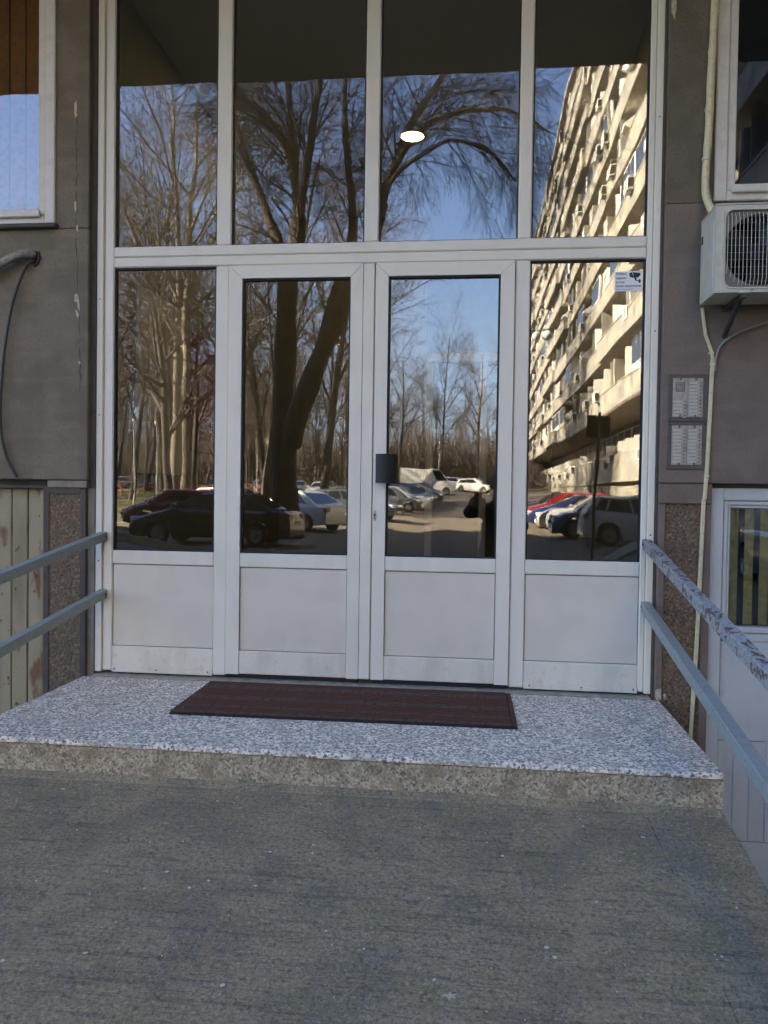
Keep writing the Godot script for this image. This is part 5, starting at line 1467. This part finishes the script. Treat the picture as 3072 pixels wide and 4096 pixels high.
func trees() -> void:
	# the big dark tree that fills the left door and the middle panes; its limbs follow the photograph's
	var big := thing("willow_tree", "big dark many stemmed tree mirrored across the doors and upper panes", "tree")
	var r2 := RandomNumberGenerator.new()
	r2.seed = 40
	var cfg := {"segs": [4, 5, 4, 4], "wander": [0.08, 0.14, 0.16, 0.12], "lift": [0.03, 0.02, -0.12, -0.30], "taper": [0.4, 0.25, 0.3, 0.4], "sides": [8, 5, 4, 3], "kids": [5, 9, 15], "start": [0.1, 0.1, 0.05], "angle": [0.8, 0.8, 0.65], "ratio": [0.6, 0.6, 0.75], "thin": [0.5, 0.45, 0.5], "least": 0.003}
	var limbs := [
		[[[-5.45, -0.7, 21.0], [-5.55, 0.4, 21.0], [-5.62, 1.8, 21.0], [-5.63, 2.9, 21.0]], [0.58, 0.46, 0.42, 0.42], "trunk"],
		[[[-5.66, 2.7, 21.05], [-5.68, 4.2, 21.1], [-5.62, 5.54, 21.1], [-5.58, 7.4, 21.1], [-5.40, 8.71, 21.1], [-5.29, 9.9, 21.0]], [0.37, 0.34, 0.32, 0.30, 0.27, 0.24], "limb"],
		[[[-5.32, 9.7, 21.1], [-5.46, 11.0, 21.2], [-5.6, 12.6, 21.3], [-5.76, 14.4, 21.3], [-5.9, 16.5, 21.3]], [0.18, 0.15, 0.13, 0.11, 0.08], "limb"],
		[[[-5.24, 9.6, 20.9], [-4.95, 11.57, 20.8], [-4.68, 13.27, 20.7], [-4.34, 15.2, 20.6]], [0.15, 0.13, 0.10, 0.07], "limb"],
		[[[-5.36, 10.6, 20.9], [-5.62, 11.9, 20.7], [-6.1, 12.6, 20.5], [-7.07, 13.4, 20.4], [-8.1, 14.6, 20.3]], [0.15, 0.14, 0.12, 0.10, 0.07], "limb"],
		[[[-5.60, 7.6, 21.3], [-5.98, 9.0, 21.5], [-6.5, 10.3, 21.5], [-7.15, 11.8, 21.5], [-7.7, 13.6, 21.6]], [0.22, 0.19, 0.16, 0.13, 0.08], "limb"],
		[[[-5.42, 2.5, 20.9], [-5.2, 3.2, 20.7], [-4.75, 4.3, 20.6], [-4.05, 6.0, 20.6], [-3.44, 7.55, 20.6], [-2.83, 8.85, 20.6], [-2.42, 10.07, 20.6]], [0.36, 0.34, 0.33, 0.31, 0.30, 0.27, 0.22], "limb"],
		[[[-2.48, 9.9, 20.6], [-1.93, 11.59, 20.6], [-1.26, 12.93, 20.6], [-0.3, 14.3, 20.6], [0.6, 15.6, 20.6]], [0.17, 0.14, 0.12, 0.09, 0.06], "limb"],
		[[[-2.1, 11.0, 20.4], [-1.2, 12.1, 20.1], [0.2, 12.5, 19.9], [1.4, 12.3, 19.7], [2.3, 11.6, 19.6]], [0.11, 0.09, 0.075, 0.06, 0.04], "limb"],
		[[[-5.30, 3.0, 21.3], [-4.75, 5.0, 21.4], [-4.2, 6.9, 21.4], [-3.7, 8.8, 21.4], [-3.6, 10.4, 21.4], [-3.9, 12.8, 21.4], [-3.85, 15.0, 21.4]], [0.22, 0.19, 0.17, 0.15, 0.13, 0.10, 0.06], "limb"],
		[[[-2.5, 9.8, 21.2], [-2.8, 11.6, 21.7], [-3.0, 13.2, 21.8], [-2.8, 15.4, 21.9]], [0.13, 0.11, 0.09, 0.06], "limb"],
		[[[-2.35, 10.3, 20.3], [-1.6, 10.9, 19.8], [-0.4, 11.3, 19.3], [0.8, 10.9, 19.0], [1.6, 10.0, 18.9]], [0.09, 0.08, 0.065, 0.05, 0.03], "limb"]]
	var mbs := [MB.new(), MB.new(), MB.new(), MB.new()]
	for l in limbs:
		var pts := []
		for p in l[0]: pts.append(Vector3(p[0], p[1], p[2]))
		var cv := Curve3D.new()
		for k in pts.size():
			var a: Vector3 = pts[maxi(k - 1, 0)]; var b: Vector3 = pts[mini(k + 1, pts.size() - 1)]
			cv.add_point(pts[k], -(b - a) / 6.0, (b - a) / 6.0)
		var v := PackedVector3Array(); var rad := PackedFloat32Array()
		var n := (pts.size() - 1) * 5
		for k in n + 1:
			var u := k / 5.0
			v.append(cv.samplef(u))
			rad.append(lerpf(l[1][mini(int(u), pts.size() - 1)], l[1][mini(int(u) + 1, pts.size() - 1)], u - int(u)) * (1.0 + r2.randf_range(-0.03, 0.03)))
		part(l[2], MB.new().tube(v, rad, 14), M.bark, big)
		if l[2] == "limb":
			for k in range(3, n + 1):
				var hi := v[k].y
				if hi < 8.3 and k % 5 != 0: continue
				if hi < 10.5 and k % 3 != 0: continue
				for j in (1 if k % 2 else 2):
					var ax := (v[k] - v[k - 1]).normalized()
					var side := ax.cross(Vector3(r2.randf_range(-1, 1), r2.randf_range(-1, 1), r2.randf_range(-1, 1))).normalized()
					var nd := ax.rotated(side, r2.randf_range(0.5, 1.1))
					grow(mbs, v[k], nd, r2.randf_range(1.6, 3.6), clampf(rad[k] * 0.24, 0.012, 0.035), 1, 3, r2, cfg)
	stuff(part("branches", mbs[1], M.bark, big))
	stuff(part("twigs", mbs[2], M.twig, big))
	stuff(part("crown", mbs[3], M.twig, big))
	# park trees
	var g := func(x: float, z: float) -> Vector3: return Vector3(x, gy(z) + 0.05, z)
	tree_proto(51, 12.5, 0.30, 0.8, M.bark, M.twig, "slim dark tree leaning in the left sidelight, nearest on the lawn", g.call(-15.2, 36.0), [13, 11, 14])
	tree_proto(52, 27.0, 0.34, 0.7, M.bark_pale, M.twig_pale, "tall pale twin trunk plane tree lit by the sun on the lawn", g.call(-17.9, 44.0), [14, 11, 14], true)
	var a := tree_proto(53, 17.0, 0.25, 0.75, M.bark, M.twig_brown, "tall bare park tree with a brown haze of twigs", g.call(-9.5, 78.0))
	var b := tree_proto(54, 14.0, 0.20, 0.6, M.bark, M.twig_brown, "upright bare park tree with brown twigs", g.call(-33.0, 58.0))
	var c := tree_proto(55, 20.0, 0.30, 0.85, M.bark_pale, M.twig_brown, "broad bare park tree with a pale sunlit trunk", g.call(-14.5, 88.0))
	var d := tree_proto(56, 19.0, 0.20, 0.5, M.bark, M.twig, "slender bare tree at the end of the road", g.call(-3.7, 96.0))
	var tr := RandomNumberGenerator.new()
	tr.seed = 77
	var spots := [[-19.0, 70.0], [-28.5, 72.0], [-38.0, 66.0], [-45.0, 74.0], [-12.0, 100.0], [-18.0, 104.0], [-22.0, 92.0], [-30.0, 90.0], [-36.0, 96.0], [-44.0, 92.0], [-52.0, 88.0], [-60.0, 100.0], [-7.0, 112.0], [-15.0, 118.0], [-25.0, 114.0], [-34.0, 112.0], [-48.0, 110.0], [-58.0, 122.0], [1.0, 122.0], [6.0, 112.0], [9.0, 126.0], [14.0, 118.0], [-2.0, 134.0], [-20.0, 130.0], [-32.0, 128.0], [-42.0, 134.0], [18.0, 134.0], [-11.0, 140.0], [4.0, 146.0], [-26.0, 48.0], [-33.0, 44.0], [-40.0, 50.0], [-21.0, 56.0], [-48.0, 60.0], [-16.5, 52.0], [-30.0, 104.0], [-67.0, 90.0], [-55.0, 70.0], [-29.5, 47.0], [-36.5, 53.0], [-43.0, 58.0], [-19.0, 47.0], [-24.0, 40.0], [-31.0, 36.0], [-20.5, 38.5], [-22.5, 45.0], [-13.0, 46.0], [-26.0, 52.0], [-22.0, 52.0], [-17.0, 62.0], [-38.0, 46.0], [-27.0, 58.0], [-12.5, 64.0], [-10.8, 54.0], [-34.0, 78.0], [-24.0, 82.0], [-8.5, 92.0], [12.0, 140.0], [-5.5, 122.0]]
	var protos := [a, b, c, a, b]
	for k in spots.size():
		var src: Node3D = protos[tr.randi() % 5] if spots[k][1] > 60.0 else protos[3 * (tr.randi() % 2) + tr.randi() % 2]
		var o := copy_of(src, g.call(spots[k][0], spots[k][1]), tr.randf() * TAU, "", "bare trees in the park")
		o.scale = Vector3.ONE * (tr.randf_range(0.85, 1.2) if spots[k][1] > 60.0 or spots[k][0] < -0.55 * spots[k][1] else tr.randf_range(1.15, 1.5)) * (0.7 if spots[k][0] < -0.5 * spots[k][1] else 1.0)
	# young trees between them
	var small := tree_proto(57, 12.0, 0.16, 0.7, M.bark, M.twig_brown, "young bare tree with a dense low crown of brown twigs", g.call(-20.0, 58.0), [15, 12, 13])
	for k in 44:
		var z := tr.randf_range(46.0, 104.0)
		var x := tr.randf_range(-0.78, -0.17) * (z + 4.0) + 2.0
		if absf(x + 0.36 * (z + 4.0)) < 1.5 and z < 50.0: continue
		var o := copy_of(small, g.call(x, z), tr.randf() * TAU, "", "young trees in the park")
		o.scale = Vector3.ONE * tr.randf_range(0.7, 1.15)
	small.set_meta("group", "young trees in the park")
	# brushwood at the back of the park, too fine to count
	var th := MB.new()
	for k in 11000:
		var z := tr.randf_range(100.0, 150.0)
		var x := tr.randf_range(-75.0, 30.0)
		if x > -3.0 and x < 5.0 and z < 106.0: continue
		var p := Vector3(x, gy(z), z)
		var h := tr.randf_range(3.0, 10.5)
		var lean := Vector3(tr.randf_range(-0.35, 0.35), 1.0, tr.randf_range(-0.35, 0.35))
		th.tube(PackedVector3Array([p, p + lean * h * 0.5 + Vector3(tr.randf_range(-0.2, 0.2), 0, 0), p + lean * h]), PackedFloat32Array([0.05, 0.035, 0.012]), 3, false)
		for j in 3:
			var u := tr.randf_range(0.3, 0.8)
			var q := p + lean * h * u
			th.tube(PackedVector3Array([q, q + Vector3(tr.randf_range(-1, 1), tr.randf_range(0.5, 1.4), tr.randf_range(-1, 1)) * 1.2]), PackedFloat32Array([0.028, 0.01]), 3, false)
	var brush := stuff(part("brushwood", th, M.twig_brown))
	brush.set_meta("label", "reddish brown brushwood along the back of the park")
	brush.set_meta("category", "shrubs")

# ---------------------------------------------------------------- the person who takes the picture
# joins tapered capsules [a, b, ra, rb, colour] with a smooth minimum and meshes the field as surface nets
func nets(mb: MB, caps: Array, cell: float, k: float) -> void:
	var lo := Vector3.ONE * 1e9
	var hi := Vector3.ONE * -1e9
	for c in caps:
		var m: float = maxf(c[2], c[3]) + k + cell * 2.0
		for p in [c[0], c[1]]:
			lo = lo.min(p - Vector3.ONE * m)
			hi = hi.max(p + Vector3.ONE * m)
	var nx := int((hi.x - lo.x) / cell) + 2
	var ny := int((hi.y - lo.y) / cell) + 2
	var nz := int((hi.z - lo.z) / cell) + 2
	var f := PackedFloat32Array(); f.resize(nx * ny * nz); f.fill(1.0)
	var best := PackedFloat32Array(); best.resize(nx * ny * nz); best.fill(9.0)
	var who := PackedInt32Array(); who.resize(nx * ny * nz)
	for ci in caps.size():
		var c: Array = caps[ci]
		var a: Vector3 = c[0]; var b: Vector3 = c[1]
		var ra: float = c[2]; var rb: float = c[3]
		var m := maxf(ra, rb) + k + cell * 2.0
		var l3 := (a.min(b) - Vector3.ONE * m - lo) / cell
		var h3 := (a.max(b) + Vector3.ONE * m - lo) / cell
		var ab := b - a
		var inv := 1.0 / maxf(ab.length_squared(), 1e-9)
		for ix in range(maxi(0, int(l3.x)), mini(nx, int(h3.x) + 1)):
			for iy in range(maxi(0, int(l3.y)), mini(ny, int(h3.y) + 1)):
				for iz in range(maxi(0, int(l3.z)), mini(nz, int(h3.z) + 1)):
					var p := lo + Vector3(ix, iy, iz) * cell
					var t := clampf((p - a).dot(ab) * inv, 0.0, 1.0)
					var d := p.distance_to(a + ab * t) - lerpf(ra, rb, t)
					var n := (ix * ny + iy) * nz + iz
					var e := f[n]
					var h := maxf(k - absf(e - d), 0.0) / k
					f[n] = minf(e, d) - h * h * k * 0.25
					if d < best[n]:
						best[n] = d
						who[n] = ci
	var idx := PackedInt32Array(); idx.resize(nx * ny * nz); idx.fill(-1)
	var base := mb.v.size()
	var offs := [0, 1, nz, nz + 1, ny * nz, ny * nz + 1, ny * nz + nz, ny * nz + nz + 1]
	var pos := [Vector3(0, 0, 0), Vector3(0, 0, 1), Vector3(0, 1, 0), Vector3(0, 1, 1), Vector3(1, 0, 0), Vector3(1, 0, 1), Vector3(1, 1, 0), Vector3(1, 1, 1)]
	var edges := [[0, 1], [0, 2], [0, 4], [1, 3], [1, 5], [2, 3], [2, 6], [3, 7], [4, 5], [4, 6], [5, 7], [6, 7]]
	for ix in nx - 1:
		for iy in ny - 1:
			for iz in nz - 1:
				var n := (ix * ny + iy) * nz + iz
				var mask := 0
				for q in 8:
					if f[n + offs[q]] < 0.0: mask |= 1 << q
				if mask == 0 or mask == 255: continue
				var s := Vector3.ZERO
				var cnt := 0
				for e in edges:
					var v0 := f[n + offs[e[0]]]; var v1 := f[n + offs[e[1]]]
					if (v0 < 0.0) != (v1 < 0.0):
						s += pos[e[0]].lerp(pos[e[1]], v0 / (v0 - v1))
						cnt += 1
				idx[n] = mb.v.size()
				mb.v.append(lo + (Vector3(ix, iy, iz) + s / cnt) * cell)
				var g := Vector3(f[n + offs[4]] - f[n], f[n + offs[2]] - f[n], f[n + offs[1]] - f[n]) + Vector3(f[n + offs[7]] - f[n + offs[3]], f[n + offs[7]] - f[n + offs[5]], f[n + offs[7]] - f[n + offs[6]])
				mb.n.append(g.normalized())
				mb.c.append(caps[who[n]][4])
	for ix in range(1, nx - 1):
		for iy in range(1, ny - 1):
			for iz in range(1, nz - 1):
				var n := (ix * ny + iy) * nz + iz
				var inside := f[n] < 0.0
				for ax in 3:
					var st: int = [ny * nz, nz, 1][ax]
					if (f[n + st] < 0.0) == inside: continue
					var u: int = [nz, 1, ny * nz][ax]
					var w: int = [1, ny * nz, nz][ax]
					var a := idx[n]; var b := idx[n - u]; var c := idx[n - u - w]; var d := idx[n - w]
					if a < 0 or b < 0 or c < 0 or d < 0: continue
					if inside: mb.i.append_array([a, c, b, a, d, c])
					else: mb.i.append_array([a, b, c, a, c, d])

func photographer() -> void:
	var at := Vector3(0.85, 0, 4.62)
	var t := thing("person", "person in a dark coat raising a phone with both hands, mirrored in the right door", "person")
	var coat := Color(0.012, 0.012, 0.014); var skin := Color(0.36, 0.21, 0.15); var cloth := Color(0.02, 0.022, 0.03); var shoe := Color(0.008, 0.008, 0.008)
	var mb := MB.new()
	mb.colored = true
	var j := func(x: float, y: float, z: float) -> Vector3: return at + Vector3(x, y, z)
	var wl := Vector3(0.535, 0.875, 4.275); var wr := Vector3(0.665, 0.865, 4.275)
	var el := Vector3(0.520, 0.80, 4.50); var er := Vector3(1.06, 0.66, 4.44)
	nets(mb, [
		[j.call(0, 0.36, 0.02), j.call(0, 0.62, 0.02), 0.155, 0.15, coat], [j.call(0, 0.62, 0.02), j.call(0, 0.80, 0.03), 0.15, 0.14, coat],
		[j.call(-0.09, 0.62, 0.03), j.call(-0.07, 0.36, 0.02), 0.115, 0.125, coat], [j.call(0.09, 0.62, 0.03), j.call(0.07, 0.36, 0.02), 0.115, 0.125, coat],
		[j.call(-0.165, 0.81, 0.03), j.call(0.165, 0.81, 0.03), 0.075, 0.075, coat], [j.call(0, 0.83, 0.03), j.call(0, 0.90, 0.015), 0.085, 0.062, coat],
		[j.call(-0.08, 0.36, 0.02), j.call(-0.11, 0.10, 0.03), 0.145, 0.145, coat], [j.call(0.08, 0.36, 0.02), j.call(0.11, 0.10, 0.03), 0.145, 0.145, coat], [j.call(0, 0.36, 0.02), j.call(0, 0.10, 0.03), 0.14, 0.14, coat],
		[j.call(-0.19, 0.80, 0.03), el, 0.075, 0.062, coat], [el, wl, 0.062, 0.042, coat], [j.call(0.19, 0.80, 0.03), er, 0.075, 0.062, coat], [er, wr, 0.062, 0.042, coat],
		[j.call(-0.10, 0.12, 0.02), j.call(-0.11, -0.04, 0.01), 0.085, 0.068, cloth], [j.call(-0.11, -0.04, 0.01), j.call(-0.12, -0.42, 0.05), 0.066, 0.05, cloth],
		[j.call(0.10, 0.12, 0.02), j.call(0.11, -0.04, 0.01), 0.085, 0.068, cloth], [j.call(0.11, -0.04, 0.01), j.call(0.13, -0.42, 0.05), 0.066, 0.05, cloth],
		[j.call(-0.12, -0.455, 0.06), j.call(-0.14, -0.462, -0.14), 0.042, 0.036, shoe], [j.call(0.13, -0.455, 0.06), j.call(0.16, -0.462, -0.14), 0.042, 0.036, shoe]], 0.022, 0.05)
	# head, turned down a little to the screen
	var h := j.call(-0.02, 1.10, -0.01) as Vector3
	nets(mb, [
		[h + Vector3(0, 0.02, 0.025), h + Vector3(0, 0.015, -0.01), 0.088, 0.084, skin], [h + Vector3(0, -0.03, -0.035), h + Vector3(0, -0.078, -0.052), 0.062, 0.038, skin],
		[h + Vector3(0, 0.012, -0.092), h + Vector3(0, -0.022, -0.108), 0.009, 0.016, skin], [h + Vector3(-0.05, 0.02, -0.068), h + Vector3(0.05, 0.02, -0.068), 0.016, 0.016, skin],
		[h + Vector3(-0.022, -0.052, -0.092), h + Vector3(0.022, -0.052, -0.092), 0.008, 0.008, skin], [h + Vector3(-0.088, 0.01, 0.012), h + Vector3(-0.086, -0.028, 0.008), 0.014, 0.010, skin], [h + Vector3(0.088, 0.01, 0.012), h + Vector3(0.086, -0.028, 0.008), 0.014, 0.010, skin],
		[h + Vector3(0, -0.06, 0.02), h + Vector3(0, -0.19, 0.03), 0.055, 0.06, skin]], 0.008, 0.02)
	# hands closed on the phone's edges
	for s in [-1.0, 1.0]:
		var w: Vector3 = wl if s < 0 else wr
		var ex: float = 0.600 + s * 0.0395                                   # the phone's edge
		var caps := [[w, Vector3(ex + s * 0.022, w.y + 0.035, 4.245), 0.026, 0.030, skin], [Vector3(ex + s * 0.020, w.y + 0.02, 4.242), Vector3(ex + s * 0.020, w.y + 0.065, 4.240), 0.022, 0.020, skin]]
		var lens := [0.9, 1.0, 0.95, 0.75]
		for q in 4:
			var y := w.y + 0.075 - q * 0.0205
			var l: float = lens[q]
			var k0 := Vector3(ex + s * 0.026, y, 4.226)
			var k1 := Vector3(ex + s * 0.012, y + 0.003, 4.2005)
			var k2 := Vector3(ex - s * (-0.006 + 0.022 * l), y + 0.004, 4.2025)
			caps.append([k0, k1, 0.0095, 0.0088, skin])
			caps.append([k1, k2, 0.0088, 0.0076, skin])
		caps.append([Vector3(ex + s * 0.018, w.y + 0.02, 4.248), Vector3(ex + s * 0.006, w.y + 0.05, 4.243), 0.012, 0.0105, skin])
		caps.append([Vector3(ex + s * 0.006, w.y + 0.05, 4.243), Vector3(ex - s * 0.014, w.y + 0.072, 4.234), 0.0105, 0.009, skin])
		nets(mb, caps, 0.0045, 0.008)
	var pm := StandardMaterial3D.new()
	pm.vertex_color_use_as_albedo = true
	pm.roughness = 0.85
	part("body", mb, pm, t)
	var hair := MB.new()
	hair.lathe(PackedVector2Array([Vector2(0.001, 0.118), Vector2(0.045, 0.110), Vector2(0.080, 0.082), Vector2(0.100, 0.035), Vector2(0.101, 0.0), Vector2(0.096, -0.05)]), 20, Transform3D(Basis(Vector3.RIGHT, 0.42).scaled(Vector3(0.97, 1, 1.08)), h + Vector3(0, 0.006, 0.026)))
	part("hair", hair, flat_mat(Color(0.012, 0.009, 0.008), 0.7), t)
	for s in [-1.0, 1.0]:
		part("eye", MB.new().lathe(PackedVector2Array([Vector2(0.0, 0.010), Vector2(0.008, 0.006), Vector2(0.010, 0.0), Vector2(0.008, -0.006), Vector2(0.0, -0.010)]), 10, Transform3D(Basis(Vector3.RIGHT, PI / 2), h + Vector3(s * 0.032, 0.004, -0.082))), flat_mat(Color(0.05, 0.04, 0.035), 0.2), t)
	part("collar", path_tube([h + Vector3(-0.085, -0.115, -0.03), h + Vector3(-0.05, -0.15, -0.085), h + Vector3(0.0, -0.165, -0.095), h + Vector3(0.05, -0.15, -0.085), h + Vector3(0.085, -0.115, -0.03)], 0.014, 8, 0.05, 2, 6), M.sticker, t)
	var ph := thing("phone", "black phone held up in portrait by the person in the dark coat", "phone")
	bx("case", Vector3(0.5625, 0.862, 4.2135), Vector3(0.6375, 1.012, 4.2215), M.black_plastic, ph, 0.003)
	bx("screen", Vector3(0.5650, 0.866, 4.2216), Vector3(0.6350, 1.008, 4.2222), M.far_glass, ph, 0.0)
	part("lens", MB.new().lathe(PackedVector2Array([Vector2(0.0, 0.001), Vector2(0.005, 0.001), Vector2(0.006, 0.0)]), 12, Transform3D(Basis(Vector3.RIGHT, -PI / 2), Vector3(0.5745, 0.9916, 4.2134))), M.far_glass, ph)
